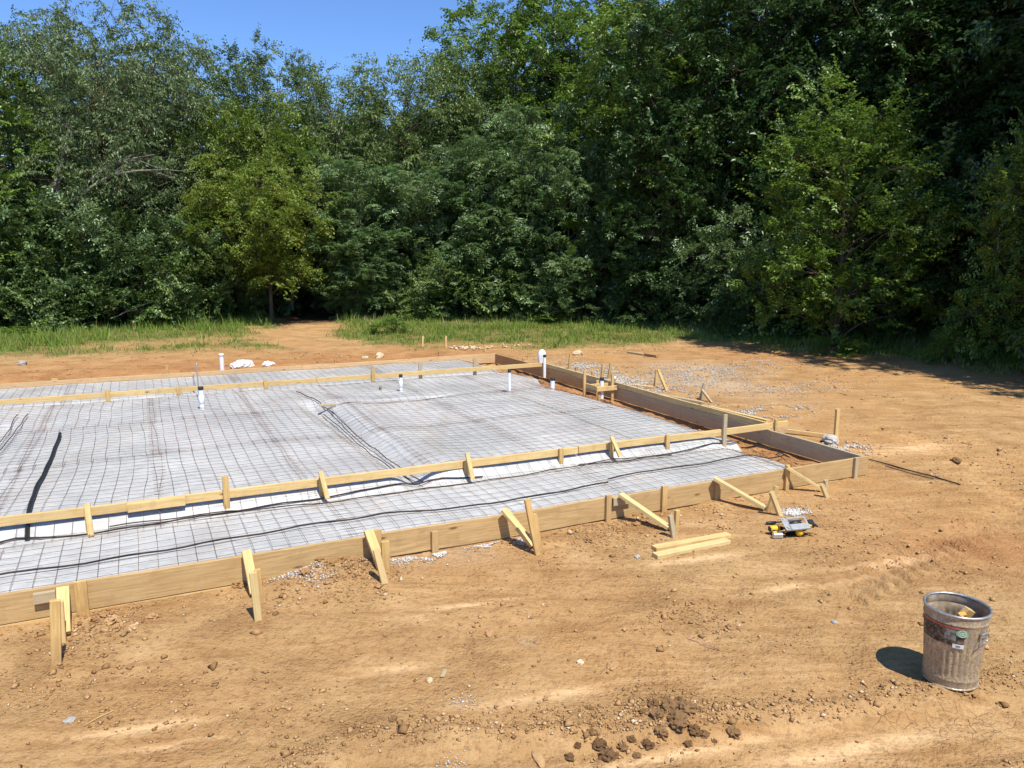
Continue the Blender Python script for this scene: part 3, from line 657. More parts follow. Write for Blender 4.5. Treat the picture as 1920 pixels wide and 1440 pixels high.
# --- the wood goes on behind and to the right, out of frame: its shade falls on the grass
for i, (x, y, h, r, k) in enumerate([(14.2, 15.4, 17.5, 3.0, 'dark'), (16.6, 18.2, 19, 3.2, 'dark'), (15.4, 11.4, 14, 3.0, 'dark'), (16.8, 7.8, 14, 3.0, 'oak'), (18.5, 14.2, 19, 3.6, 'dark'), (17.6, 19.0, 17, 3.6, 'oak'), (16.4, 23.5, 17, 3.8, 'dark')]):
    tree(k, 'forest_tree', x, y, 'tall tree in the shaded wood beyond the right edge', h, r, group='trees of the right-hand wood')
for i, (x, y, h, r, k) in enumerate([(-24, 37, 12, 3.6, 'dark'), (-19.5, 38, 12.5, 3.6, 'dark'), (-15.5, 41, 10.5, 3.4, 'dark'), (-11.5, 43, 9.5, 3.4, 'dark'), (-7.5, 45, 10, 3.6, 'dark'), (-3.4, 44, 11, 3.6, 'dark'), (0.8, 45, 14, 3.8, 'dark'), (5.0, 43, 16, 3.9, 'dark'), (8.6, 38, 16, 3.9, 'dark'), (11.6, 33, 16, 3.9, 'dark'), (14.5, 29.5, 17, 4, 'dark'), (-22, 43, 13, 4, 'oak'), (-13, 48, 11.5, 4, 'oak'), (-5.5, 50, 12, 4.2, 'dark'), (3, 50, 17, 4.2, 'oak'), (10, 46, 18, 4.2, 'dark'), (-28, 33, 13, 4, 'dark'), (-9.0, 40.5, 9.6, 3.2, 'olive'), (-6.0, 42.5, 10.5, 3.2, 'olive'), (-11.5, 39, 9.0, 3, 'maple'), (-16.5, 37.5, 11, 3.2, 'maple'), (14.8, 26.5, 12, 3.4, 'dark'), (17.5, 27, 17, 4, 'dark'), (19.5, 22, 17, 4, 'dark'), (20.5, 18, 17, 4, 'oak'), (9.5, 34, 9, 3.4, 'maple'), (15, 36, 18, 4.2, 'dark'), (19, 32, 18, 4.2, 'dark'), (6, 37, 11, 3.4, 'maple'), (-1.2, 40, 9, 3.2, 'maple'), (-5.6, 40, 8, 3, 'maple')]):
    tree(k, 'forest_tree', x, y, 'shaded tree deep in the wood behind the front row', h, r, group='trees deep in the wood')
# --- understorey in the shade between the trunks
for i, (x, y) in enumerate([(-24, 34), (-20.5, 35), (-17, 35.5), (-13.6, 36.5), (-6.6, 38.5), (-3.2, 37.5), (0.2, 37), (3.0, 35.6), (5.6, 33.6), (7.9, 31.6), (9.4, 29.4), (10.8, 27), (12.6, 25.6), (13.9, 23.4), (15.2, 21), (16.4, 18.6), (12.6, 28.6), (14.6, 25.4), (16.2, 22), (9, 36), (2, 41), (-4, 42), (-9.4, 45), (-12, 41), (-18, 40), (17.8, 30), (13, 40), (20, 26)]):
    tree('shrub', 'understorey_bush', x, y, 'shaded bush between the trunks inside the wood', 4.6 + (i * 37 % 11) * 0.14, 2.5, group='bushes inside the wood', cat='bush')
# --- weeds on the verge
tpx('weed', 'weed', 738, 26.3, 592, 'bushy pale weed in the grass right of the path', 0.55, cat='weed')
tpx('weed', 'weed', 1565, 21.2, 628, 'leafy weed in the shaded verge below the sunlit elm', 0.55, cat='weed')
tpx('weed', 'weed', 1800, 19.0, 610, 'tall leafy weed at the edge of the shaded verge at right', 0.45, cat='weed')
tpx('weed', 'weed', 1025, 30.5, 588, 'leafy weed standing at the back of the grass in the centre', 0.6, cat='weed')
tpx('weed', 'weed', 45, 26.5, 610, 'yellowish weed in the long grass at far left', 0.5, cat='weed')

# ------------------------------------------------------------------ lumber
def wood(name, light, dark, grey=0.0, knots=1.0, dirt=0.25, muddy=0.0):
    m = N(name); co = m.coord(); r = m.rnd()
    off = m.n('ShaderNodeCombineXYZ', X=m.math('MULTIPLY', r, 37.0), Y=m.math('MULTIPLY', r, 11.0), Z=m.math('MULTIPLY', r, 23.0)).outputs[0]
    va = m.t.nodes.new('ShaderNodeVectorMath'); va.operation = 'ADD'; m.t.links.new(co, va.inputs[0]); m.t.links.new(off, va.inputs[1]); p = va.outputs[0]
    g = m.noise(m.mapping(p, scale=(1.3, 26, 26)), 2.4, 5, 0.6, 0.6); g2 = m.noise(m.mapping(p, scale=(0.9, 5, 5)), 2.2, 4)
    c = m.ramp(g, [(0.32, dark), (0.60, light)])
    c = m.mix(m.ramp(g2, [(0.4, 0.0), (0.7, 0.45)]), c, dark)
    c = m.mix(m.math('MULTIPLY', m.math('SUBTRACT', r, 0.5), 0.7, True), c, tuple(x * 0.62 for x in light))
    vo = m.n('ShaderNodeTexVoronoi', Vector=m.mapping(p, scale=(1.5, 5.0, 5.0)), Scale=1.7).outputs['Distance']
    c = m.mix(m.math('MULTIPLY', m.ramp(vo, [(0.06, 0.85), (0.15, 0.0)]), knots, True), c, (0.13, 0.055, 0.022))
    if grey: c = m.mix(m.ramp(m.noise(p, 1.7, 4), [(0.3, grey * 0.5), (0.65, grey)]), c, (0.36, 0.305, 0.21))
    gd = m.noise(m.coord(), 7, 5, 0.7)
    c = m.mix(m.ramp(gd, [(0.52, 0.0), (0.72, dirt)]), c, (0.34, 0.20, 0.09))
    sx = m.n('ShaderNodeSeparateXYZ', Vector=m.coord()).outputs[0]
    mud = m.math('MULTIPLY', m.ramp(sx, [(0.02, 0.85), (0.30, 0.0)]), m.ramp(m.noise(m.coord(), 16, 5, 0.7), [(0.35, 0.25), (0.6, 1.0)]))
    c = m.mix(m.math('MULTIPLY', mud, muddy, True), c, (0.36, 0.21, 0.095))
    return m.done(c, 0.75, normal=m.bump(g, 0.35, 0.005), spec=0.2)
W_NEW = wood('new_pine', (0.71, 0.51, 0.235), (0.53, 0.345, 0.135), dirt=0.35)
W_STAKE = wood('stake_pine', (0.66, 0.455, 0.19), (0.46, 0.285, 0.10), dirt=0.45, muddy=0.9)
W_FORM = wood('form_pine', (0.54, 0.37, 0.175), (0.37, 0.235, 0.098), dirt=0.5)
W_RED = wood('red_pine', (0.50, 0.305, 0.145), (0.34, 0.185, 0.08), dirt=0.35)
W_FAR = wood('pale_form_pine', (0.62, 0.43, 0.235), (0.47, 0.30, 0.15), dirt=0.3)
W_GREY = wood('weathered_pine', (0.52, 0.415, 0.25), (0.38, 0.29, 0.165), grey=0.45, knots=0.6)
W_OLIVE = wood('olive_pine', (0.66, 0.51, 0.25), (0.51, 0.37, 0.16), dirt=0.35)  # fresh pine in a slightly olive tone
_bn = [0]
def board(name, a, b, h, t, mat, parent=None, up=(0, 0, 1), warp=0.004, seg=None, taper=0.0, chamfer=0.003, end_cut=0.0):
    """sawn timber from a to b (axis through its middle); h across 'up', t across the other way.
    The mesh lies along its own X so that the grain runs with the length."""
    a = Vector(a); b = Vector(b); L = (b - a).length; X = (b - a).normalized(); up = Vector(up)
    Y = up.cross(X)
    if Y.length < 1e-4: Y = Vector((0, 1, 0)).cross(X)
    Y.normalize(); Z = X.cross(Y)
    _bn[0] += 1; rg = np.random.default_rng(1000 + _bn[0])
    seg = seg or max(1, min(14, int(L / 0.5))); ch = chamfer
    cs = [(-t / 2 + ch, -h / 2), (t / 2 - ch, -h / 2), (t / 2, -h / 2 + ch), (t / 2, h / 2 - ch), (t / 2 - ch, h / 2), (-t / 2 + ch, h / 2), (-t / 2, h / 2 - ch), (-t / 2, -h / 2 + ch)]
    w1, w2, ph = rg.normal(0, warp), rg.normal(0, warp), rg.uniform(0, 6)
    v = []; f = []
    for i in range(seg + 1):
        s = i / seg; k = 1 - taper * max(0, (s - 0.75) / 0.25)
        bow = math.sin(math.pi * s); oy, oz = w1 * bow * (1 if seg > 1 else 0), w2 * math.sin(2 * math.pi * s + ph) * (1 if seg > 1 else 0)
        for (y, z) in cs: v.append((s * L, y * k + oy, z * k + oz))
    for i in range(seg):
        for k in range(8): f.append((i * 8 + k, i * 8 + (k + 1) % 8, (i + 1) * 8 + (k + 1) % 8, (i + 1) * 8 + k))
    f.append(tuple(range(7, -1, -1))); f.append(tuple(seg * 8 + k for k in range(8)))
    me = bpy.data.meshes.new(name); me.from_pydata(v, [], [tuple(reversed(q)) for q in f]); me.update()
    bm = bmesh.new(); bm.from_mesh(me); bmesh.ops.recalc_face_normals(bm, faces=bm.faces[:]); bm.to_mesh(me); bm.free()
    me.materials.append(mat)
    o = bpy.data.objects.new(name, me); link(o, parent)
    M = Matrix((X, Y, Z)).transposed().to_4x4(); M.translation = a
    if parent is not None: M = Matrix.Translation(-Vector(parent.location)) @ M
    o.matrix_basis = M
    return o
def upv(vec): return Vector((vec[0], vec[1], 0))
UV3, VV3 = Vector((U[0], U[1], 0)), Vector((V[0], V[1], 0))

# ------------------------------------------------------------------ plastic sheet over the pad
def plastic_material():
    m = N('plastic_sheet'); co = m.coord()
    a = m.noise(co, 0.8, 5, 0.6); b = m.noise(m.mapping(co, rot=(0, 0, -SLAB_ROT), scale=(1, 2.4, 1)), 5, 6, 0.65, 1.2); d = m.noise(co, 2.6, 6, 0.72)
    c = m.ramp(a, [(0.35, (0.415, 0.418, 0.408)), (0.65, (0.560, 0.558, 0.540))])
    c = m.mix(m.ramp(b, [(0.38, 0.45), (0.55, 0.0)]), c, (0.33, 0.33, 0.325))
    c = m.mix(m.math('MULTIPLY', m.ramp(d, [(0.56, 0.0), (0.72, 0.7)]), m.attr('dusty'), True), c, (0.46, 0.35, 0.235))
    seam = m.n('ShaderNodeTexNoise', Vector=m.mapping(co, rot=(0, 0, -SLAB_ROT), scale=(1.2, 0.12, 1)), Scale=1.6, Detail=4).outputs['Fac']
    c = m.mix(m.ramp(seam, [(0.58, 0.0), (0.70, 0.35)]), c, (0.36, 0.33, 0.29))
    h = m.math('ADD', m.math('MULTIPLY', b, 0.8), m.math('MULTIPLY', m.noise(co, 30, 4), 0.2))
    return m.done(c, m.ramp(d, [(0.4, 0.32), (0.65, 0.6)]), normal=m.bump(h, 0.7, 0.025), spec=0.45)
M_PLASTIC = plastic_material()
def build_sheet():
    us = np.arange(-4.6, 8.0, 0.04); vs = np.arange(6.535, 17.63, 0.04); Ug, Vg = np.meshgrid(us, vs)
    e = edge_u(Vg)
    Uq = np.minimum(Ug, e + 0.0)
    Z = pad_z(Uq, Vg)
    fold = np.abs(fbm(Uq * 1.2 + Vg * 1.0, Vg * 3.0 - Uq * .6, 4, 121)); slope = sstep(8.55, 8.3, Vg) * sstep(7.8, 8.0, Vg) + sstep(14.7, 14.9, Vg) * sstep(15.6, 15.3, Vg) + np.exp(-((Uq - 2.75) / 0.35) ** 2) * (Vg > 8.4) * (Vg < 13.4)
    Z = Z + (0.004 + 0.018 * np.clip(slope, 0, 1)) * (fold - 0.2) + 0.003 * fbm(Uq * 9, Vg * 9, 3, 123)
    X = Uq * U[0] + Vg * V[0]; Y = Uq * U[1] + Vg * V[1]
    n, k = Ug.shape; i = np.arange(n - 1)[:, None] * k; j = np.arange(k - 1)[None, :]
    f = np.stack([i + j, i + j + 1, i + k + j + 1, i + k + j], -1).reshape(-1, 4)
    keep = ((Ug[:-1, :-1] < e[:-1, :-1]) | (Ug[1:, :-1] < e[1:, :-1])).reshape(-1); f = f[keep]
    dusty = np.clip(0.25 + 0.75 * sstep(8.0, 7.6, Vg) * sstep(6.7, 7.1, Vg) + 0.4 * fbm(Uq * .6, Vg * .6, 3, 125) + 0.5 * sstep(14.4, 14.8, Vg) * sstep(15.4, 15.1, Vg), 0, 1)
    o = np_obj('plastic_sheet', np.stack([X, Y, Z], -1).reshape(-1, 3), f, M_PLASTIC, smooth=True, attrs={'dusty': ('POINT', dusty.ravel())})
    tag(o, 'white plastic vapour sheet spread over the pad inside the forms', 'plastic sheet')
build_sheet()

# ------------------------------------------------------------------ welded wire mesh, sheet by sheet
def rust(name, a, b):
    m = N(name); f = m.noise(m.coord(), 6, 4)
    return m.done(m.ramp(f, [(0.35, a), (0.65, b)]), 0.85, spec=0.2)
M_WIRE = rust('wire_dark', (0.09, 0.06, 0.048), (0.19, 0.105, 0.068)); M_WIRER = rust('wire_rusty', (0.14, 0.065, 0.04), (0.28, 0.125, 0.07))
M_REBAR = rust('rebar_dark', (0.02, 0.018, 0.018), (0.06, 0.045, 0.038))
def wire_sheet(u0, u1, v0, v1, rot, mat, label, group, seed, rad=0.0021, lift=0.010):
    rg = np.random.default_rng(seed); S = 0.1524; uc, vc = (u0 + u1) / 2, (v0 + v1) / 2
    VV = []; FF = []; nv = 0; ca, sa = math.cos(rot), math.sin(rot); wv = rg.uniform(0, 100)
    def put(du, dv):
        nonlocal nv
        uu = uc + du * ca - dv * sa; vv = vc + du * sa + dv * ca
        wob = 0.016 * (0.55 + fbm(uu * 1.3 + wv, vv * 1.3, 2, seed)) + 0.014 * np.exp(-((vv - 8.13) / 0.12) ** 2)
        uu = uu + 0.02 * fbm(vv * 0.9 + wv, uu * .5, 2, seed + 1); vv = vv + 0.012 * fbm(uu * 0.9 + wv, vv * .5, 2, seed + 2)
        z = np.maximum(pad_z(np.minimum(uu, edge_u(vv) - 0.02), vv) , 0.02)
        # stiff wire bridges the dips and stands off the sheet a little
        z2 = np.convolve(np.pad(z, 2, 'edge'), np.ones(5) / 5, 'valid'); z = np.maximum(z, z2) + lift + 0.008 + wob
        X = uu * U[0] + vv * V[0]; Y = uu * U[1] + vv * V[1]; p = np.stack([X, Y, z], 1); n = len(p)
        t = unit(np.gradient(p, axis=0)); a = unit(np.cross(t, [0, 0, 1.0])); b = np.cross(a, t)
        ring = [p + (a * math.cos(k * 2.0944) + b * math.sin(k * 2.0944)) * rad for k in range(3)]
        VV.append(np.stack(ring, 1).reshape(-1, 3)); i = np.arange(n - 1)[:, None] * 3 + nv
        for k in range(3):
            FF.append(np.concatenate([i + k, i + (k + 1) % 3, i + 3 + (k + 1) % 3, i + 3 + k], 1))
        nv += 3 * n
    du0, du1, dv0, dv1 = u0 - uc, u1 - uc, v0 - vc, v1 - vc
    for d in np.arange(du0, du1 + 1e-6, S): q = np.arange(dv0 - 0.04, dv1 + 0.05, 0.06); put(np.full(len(q), d), q)
    for d in np.arange(dv0, dv1 + 1e-6, S): q = np.arange(du0 - 0.04, du1 + 0.05, 0.1); put(q, np.full(len(q), d))
    o = np_obj('wire_mesh_sheet', np.concatenate(VV), np.concatenate(FF), mat)
    tag(o, label, 'wire mesh', group)
rw = random.Random(5); sd = 300
ORD = ['first', 'second', 'third', 'fourth', 'fifth', 'sixth', 'seventh', 'eighth', 'ninth']
cols = np.arange(-4.4, 7.0, 1.47)
for ci, u0 in enumerate(cols):
    v0 = 8.22 - 0.25 * (ci % 2) * 0.3
    for (a, b), row in zip(((7.86, 10.55), (10.42, 12.7), (12.58, 14.85)), ('near', 'middle', 'far')):
        sd += 1; u1 = min(u0 + 1.60, 7.30)
        wire_sheet(u0, u1, a + rw.uniform(-.05, .05), b + rw.uniform(-.06, .06), rw.uniform(-0.022, 0.022), M_WIRER if rw.random() < 0.45 else M_WIRE, 'rusty wire mesh sheet on the main pad, %s row, %s from the right form' % (row, ORD[len(cols) - 1 - ci]), 'wire mesh sheets on the main pad', sd, lift=0.004 + 0.005 * (ci % 2))
for k, u0 in enumerate(np.arange(-4.4, 7.2, 3.0)):
    sd += 1; wire_sheet(u0, min(u0 + 3.12, 7.32), 6.62, 7.86, rw.uniform(-0.01, 0.01), M_WIRE, 'wire mesh sheet on the strip behind the front board, %s from the right' % ORD[3 - k], 'wire mesh sheets along the front strip', sd, lift=0.004 + 0.004 * (int(u0) % 2))
for k, u0 in enumerate(np.arange(-4.4, 7.2, 3.0)):
    sd += 1; wire_sheet(u0, min(u0 + 3.12, 7.3), 15.35, 17.5, rw.uniform(-0.01, 0.01), M_WIRE, 'wire mesh sheet on the strip before the far board, %s from the right' % ORD[3 - k], 'wire mesh sheets along the far strip', sd, lift=0.004)

def bar_on_pad(name, pts, rad, mat, label, cat, lift=0.015, zf=0.15, step=0.15, wav=0.006, group=None):
    """bar or hose following the pad along surveyed points"""
    w = []
    for q in pts:
        p = site(q[0], q[1], zf); u, v = UV(p); p = site(q[0], q[1], float(pad_z(np.array([u]), np.array([v]))[0]) + lift); w.append(p)
    path = []
    for a, b in zip(w[:-1], w[1:]):
        n = max(1, int((b - a).length / step))
        for i in range(n): path.append(a.lerp(b, i / n))
    path.append(w[-1]); out = []
    for i, p in enumerate(path):
        u, v = UV(p); z = float(pad_z(np.array([u]), np.array([v]))[0])
        out.append(Vector((p.x, p.y + wav * math.sin(i * 0.9 + p.x * 3), z + lift + rad + 0.006 * math.sin(i * 1.3))))
    o = MB().tube(out, rad, 6).build(name, mat, smooth=True); return tag(o, label, cat, group)
M_BLACK = plain('black_poly', (0.018, 0.018, 0.020), 0.5, spec=0.4)
bar_on_pad('rebar', [(-40, 1086), (120, 1062), (240, 1045), (380, 1020), (560, 988), (720, 965), (870, 952), (1000, 932), (1140, 905)], 0.0085, M_REBAR, 'dark rebar lying along the front strip, long near one', 'rebar', lift=0.025)
bar_on_pad('rebar', [(1140, 899), (1200, 886), (1330, 868), (1470, 855)], 0.008, M_REBAR, 'dark rebar lying along the front strip toward the right corner', 'rebar', lift=0.025)
bar_on_pad('rebar', [(-40, 1028), (30, 1015), (180, 1001), (340, 975), (500, 952), (640, 932), (780, 910), (905, 897)], 0.0085, M_REBAR, 'dark rebar in the trough under the near ledger, left one', 'rebar', lift=0.015)
bar_on_pad('rebar', [(1085, 868), (1180, 853), (1290, 845), (1400, 836)], 0.008, M_REBAR, 'dark rebar in the trough under the near ledger, right one', 'rebar', lift=0.015)
bar_on_pad('rebar', [(205, 990), (430, 958), (640, 922), (830, 895), (1010, 868), (1150, 846), (1260, 838)], 0.006, M_REBAR, 'thin dark rebar right below the near ledger board', 'rebar', lift=0.025)
bar_on_pad('rebar', [(606, 772), (640, 803), (690, 850), (745, 890), (775, 908)], 0.006, M_REBAR, 'rusty rebar in the pad trench, left of the pair', 'rebar', lift=0.05)
bar_on_pad('rebar', [(622, 768), (665, 800), (715, 842), (765, 883), (795, 905)], 0.006, M_REBAR, 'rusty rebar in the pad trench, right of the pair', 'rebar', lift=0.05)
bar_on_pad('rebar', [(52, 778), (30, 810), (0, 850), (-40, 905)], 0.006, M_REBAR, 'rebar in the trench at the far left of the pad', 'rebar', lift=0.05)
bar_on_pad('rebar', [(33, 778), (12, 806), (-20, 850)], 0.006, M_REBAR, 'rebar left of its twin in the far left trench of the pad', 'rebar', lift=0.05)
bar_on_pad('rebar', [(1415, 838), (1450, 846), (1480, 858)], 0.009, M_REBAR, 'short rebar bent across the right end of the front strip', 'rebar', lift=0.02)
bar_on_pad('black_hose', [(113, 815), (108, 832), (95, 865), (72, 910), (60, 940), (52, 975), (50, 1012)], 0.021, M_BLACK, 'black hose lying across the pad at far left', 'hose', lift=0.02, zf=0.2)
bar_on_pad('rebar', [(556, 735), (600, 752), (625, 770)], 0.008, M_REBAR, 'short rebar leading into the head of the pad trench', 'rebar', lift=0.03, zf=0.2)

# ------------------------------------------------------------------ formwork boards
def form(name, a, b, h, t, mat, label, **kw): return tag(board(name, a, b, h, t, mat, **kw), label, 'board')
FZ0, FZ1 = 0.018, 0.252; FH = FZ1 - FZ0; FM = (FZ0 + FZ1) / 2
for (u0, u1, mt, lb) in ((-2.7, 1.735, W_FORM, 'long front form board at the left, brown with knots'), (1.74, 4.248, W_FORM, 'front form board behind the white gravel'), (4.252, 6.745, W_FORM, 'front form board with a grey block nailed on'), (6.75, 8.075, W_FORM, 'short front form board at the right corner')):
    form('form_board', P(u0, 6.50, FM), P(u1, 6.50, FM), FH, 0.038, mt, lb)
for (u0, u1, lb) in ((-2.7, 1.2, 'pale strip board under the left front form board'), (2.2, 4.3, 'pale strip board under the middle front form board'), (6.2, 8.05, 'pale strip board under the right front form board')):
    form('strip_board', P(u0, 6.51, -0.032), P(u1, 6.51, -0.032), 0.089, 0.036, W_NEW, lb)
for (v0, v1, mt, lb) in ((6.522, 8.10, W_GREY, 'weathered right form board nearest the corner'), (8.104, 10.13, W_GREY, 'grey right form board under the ledger end'), (10.135, 13.3, W_GREY, 'long grey right form board in the middle'), (13.305, 15.2, W_FORM, 'tan right form board behind the white pipes'), (15.204, 17.63, W_RED, 'brown right form board at the far corner')):
    form('form_board', P(8.03, v0, FM), P(8.03, v1, FM), FH, 0.038, mt, lb)
form('ledger_board', P(8.035, 8.19, 0.300), P(8.035, 11.7, 0.300), 0.089, 0.038, W_OLIVE, 'olive-toned board on top of the right form, near length')
form('ledger_board', P(8.035, 11.705, 0.300), P(8.035, 15.10, 0.300), 0.089, 0.038, W_OLIVE, 'olive-toned board on top of the right form, far length')
for (u0, u1, lb) in ((-4.5, -0.9, 'far form board at the left end'), (-0.895, 3.2, 'far form board behind the two conduits'), (3.205, 8.05, 'far form board ending at the far corner')):
    form('form_board', P(u0, 17.65, FM), P(u1, 17.65, FM), FH, 0.038, W_FAR, lb)
# near ledger, two spliced 2x4s carried on stakes
form('ledger_board', P(-2.6, 8.17, 0.306), P(0.02, 8.17, 0.306), 0.089, 0.038, W_NEW, 'near ledger board at the left edge')
form('ledger_board', P(-0.26, 8.128, 0.300), P(0.26, 8.128, 0.300), 0.089, 0.038, W_NEW, 'short splice board nailed on the near ledger')
form('ledger_board', P(0.03, 8.17, 0.304), P(4.85, 8.17, 0.300), 0.089, 0.038, W_NEW, 'long near ledger board across the pad')
form('ledger_board', P(4.86, 8.17, 0.300), P(8.40, 8.17, 0.297), 0.089, 0.038, W_NEW, 'near ledger board reaching past the right form')
for (u0, u1, lb) in ((-4.5, -0.05, 'far ledger board at the left end'), (-0.045, 3.0, 'far ledger board crossing behind the conduits'), (3.005, 8.0, 'far ledger board meeting the right form')):
    form('ledger_board', P(u0, 15.1, 0.303), P(u1, 15.1, 0.303), 0.089, 0.038, W_NEW, lb)
# outside kicker boards lying along the right form
form('lying_board', lay(1332, 766, 0.03), lay(1440, 792, 0.03), 0.038, 0.089, W_NEW, 'board lying on the ground along the right form')
form('lying_board', lay(1475, 812, 0.045), lay(1563, 821, 0.03), 0.06, 0.038, W_NEW, 'board lying from the right form to the tall stake')
form('lying_board', lay(1240, 745, 0.03), lay(1318, 757, 0.03), 0.038, 0.089, W_GREY, 'board lying beside the small leaning stake at right')
form('lying_board', lay(1196, 727, 0.03), lay(1232, 731, 0.03), 0.038, 0.089, W_NEW, 'short board lying by the foot of the leaning pair of stakes')
form('lying_board', lay(1177, 662, 0.03), lay(1207, 666, 0.03), 0.038, 0.089, W_GREY, 'thin pale board lying far out on the bare ground')
form('lying_board', lay(1210, 667, 0.05), lay(1233, 671, 0.05), 0.06, 0.12, W_RED, 'dark offcut lying far out on the bare ground')
form('lying_board', lay(1228, 1044, 0.020), lay(1364, 1018, 0.020), 0.038, 0.089, W_OLIVE, 'nearer of the two loose boards lying on the dirt')
form('lying_board', lay(1226, 1030, 0.021), lay(1366, 1006, 0.021), 0.038, 0.089, W_NEW, 'farther of the two loose boards lying on the dirt')

# ------------------------------------------------------------------ stakes
def stake(px, py, tx, ty, w=0.07, t=0.036, mat=W_STAKE, label='', z=None, parent=None, name='stake', face=None, sink=0.06, cat='stake'):
    base = lay(px, py) if z is None else site(px, py, z); top = height_at(base, tx, ty)
    d = (top - base).normalized(); a = base - d * sink
    o = board(name, a, top, w, t, mat, parent, up=face or UV3, warp=0.001, seg=1)
    if parent is None: tag(o, label, cat)
    return o
# flat stakes nailed on the outside of the front board
def front_stake(px, top_px, w, mat, label, out=0.045, bot=-0.05):
    u, z = on_v(px, top_px, 6.46); c = P(u, 6.5 - 0.019 - 0.019 - 0.002, 0)
    o = board('form_stake', c + Vector((0, 0, bot)), c + Vector((0, 0, z)), w, 0.036, mat, up=UV3, warp=0.001, seg=1); return tag(o, label, 'stake')
front_stake(150, 1090, 0.088, W_STAKE, 'flat stake on the front board right of the leftmost brace')
front_stake(707, 993, 0.070, W_STAKE, 'flat stake on the front board behind the third brace')
front_stake(815, 996, 0.066, W_FORM, 'short brown stake on the front board over the white gravel')
front_stake(1141, 928, 0.060, W_FORM, 'flat stake on the front board left of the grey block')
front_stake(1246, 911, 0.066, W_STAKE, 'yellow stake on the front board right of the fifth brace')
front_stake(1477, 872, 0.055, W_STAKE, 'stake on the front board behind the rightmost brace')
front_stake(1606, 858, 0.060, W_GREY, 'grey stake at the right end of the front board')
front_stake(1346, 902, 0.070, W_FORM, 'brown stake on the front board behind the sixth brace')
def block(px0, px1, top, label, h=0.085):
    u0, z = on_v(px0, top, 6.46); u1, _ = on_v(px1, top, 6.46)
    return tag(board('wood_block', P(u0, 6.4605, z - h / 2), P(u1, 6.4605, z - h / 2), h, 0.036, W_GREY, warp=0), label, 'wood block')
block(62, 104, 1113, 'grey wood block on the front board behind the leftmost brace')
block(1149, 1181, 934, 'small grey wood block on the front board at the fifth brace')
# kicker braces: a sloping leg from the board and the stakes it is nailed to
def brace(label, k0, k1, stakes, kw=0.086, kt=0.036, kmat=W_NEW, flat=True):
    """k0: photo spot of the high end on the board; k1: spot of the low end on the ground"""
    u, z = on_v(k0[0], k0[1], 6.40); hi = P(u, 6.44, z); lo = lay(*k1, dz=0.035)
    root = empty('kicker_brace', (lo.x, lo.y, 0)); tag(root, label, 'brace')
    side = (lo - hi).cross(Vector((0, 0, 1))).normalized()
    board('kicker', hi, lo, kw if flat else kt, kt if flat else kw, kmat, root, up=side, warp=0.001, seg=1)
    for (bx, by, tx, ty, w, mt) in stakes:
        stake(bx, by, tx, ty, w, 0.036, mt, parent=root, z=0.0)
    return root
brace('leftmost kicker brace on the front board, yellow stake nearest the camera', (117, 1106), (121, 1196), [(106, 1243, 103, 1126, 0.062, W_STAKE), (117, 1203, 111, 1128, 0.05, W_NEW)], 0.085)
brace('second kicker brace from the left on the front board', (463, 1036), (478, 1120), [(488, 1128, 482, 1068, 0.05, W_STAKE), (484, 1160, 474, 1074, 0.055, W_OLIVE)], 0.075)
brace('third kicker brace from the left, beside the dirt heap', (693, 998), (716, 1078), [(724, 1078, 722, 1015, 0.07, W_STAKE), (722, 1097, 705, 1030, 0.055, W_OLIVE)], 0.085)
brace('fourth kicker brace from the left, by the white gravel', (948, 958), (1000, 1028), [(1008, 1038, 988, 936, 0.055, W_STAKE), (1012, 1030, 1001, 964, 0.05, W_STAKE)], 0.085)
brace('fifth kicker brace from the left, above the loose boards', (1167, 929), (1254, 995), [(1263, 1006, 1257, 966, 0.05, W_GREY), (1267, 1000, 1270, 957, 0.05, W_STAKE)], 0.08, kmat=W_OLIVE)
brace('sixth kicker brace from the left, with two crossed leaning stakes', (1343, 898), (1434, 957), [(1440, 958, 1456, 912, 0.055, W_STAKE), (1463, 967, 1446, 922, 0.055, W_OLIVE)], 0.085, kmat=W_OLIVE)
brace('rightmost kicker brace on the front board', (1480, 878), (1540, 922), [(1549, 914, 1548, 900, 0.05, W_GREY), (1550, 932, 1541, 909, 0.05, W_OLIVE)], 0.06, kmat=W_OLIVE)

# stakes carrying the near ledger
def ledger_stake(px, top, base_px, base_py, v, mat, label, w=0.06, diag=None):
    u, z = on_v(px, top, v); ub, zb = on_v(base_px, base_py, v)
    root = empty('ledger_stake', P(ub, v, zb)); tag(root, label, 'stake')
    board('stake', P(u, v, zb - 0.12), P(u, v, z), w, 0.036, mat, root, up=UV3, warp=0.001, seg=1)
    if diag:
        (x0, y0, x1, y1) = diag; a, za = on_v(x0, y0, v - 0.045); b, zb2 = on_v(x1, y1, v - 0.16)
        board('strut', P(a, v - 0.045, za), P(b, v - 0.16, zb2), 0.05, 0.034, W_NEW, root, up=UV3, warp=0.001, seg=1)
    return root
LV = 8.17 - 0.019 - 0.019 - 0.003
ledger_stake(163, 948, 166, 996, LV - 0.04, W_STAKE, 'first stake from the left under the near ledger', 0.055, (163, 944, 171, 1006))
ledger_stake(422, 893, 425, 958, LV, W_STAKE, 'second stake from the left under the near ledger, tall')
ledger_stake(602, 896, 605, 936, LV, W_STAKE, 'third stake from the left under the near ledger, with strut', 0.05, (601, 884, 614, 935))
ledger_stake(875, 864, 877, 897, LV, W_STAKE, 'fourth stake from the left under the near ledger, with strut', 0.05, (876, 850, 886, 898))
ledger_stake(1052, 841, 1052, 869, LV, W_STAKE, 'fifth stake from the left under the near ledger, short')
ledger_stake(1147, 828, 1148, 856, LV, W_STAKE, 'sixth stake from the left under the near ledger, with strut', 0.05, (1146, 818, 1163, 856))
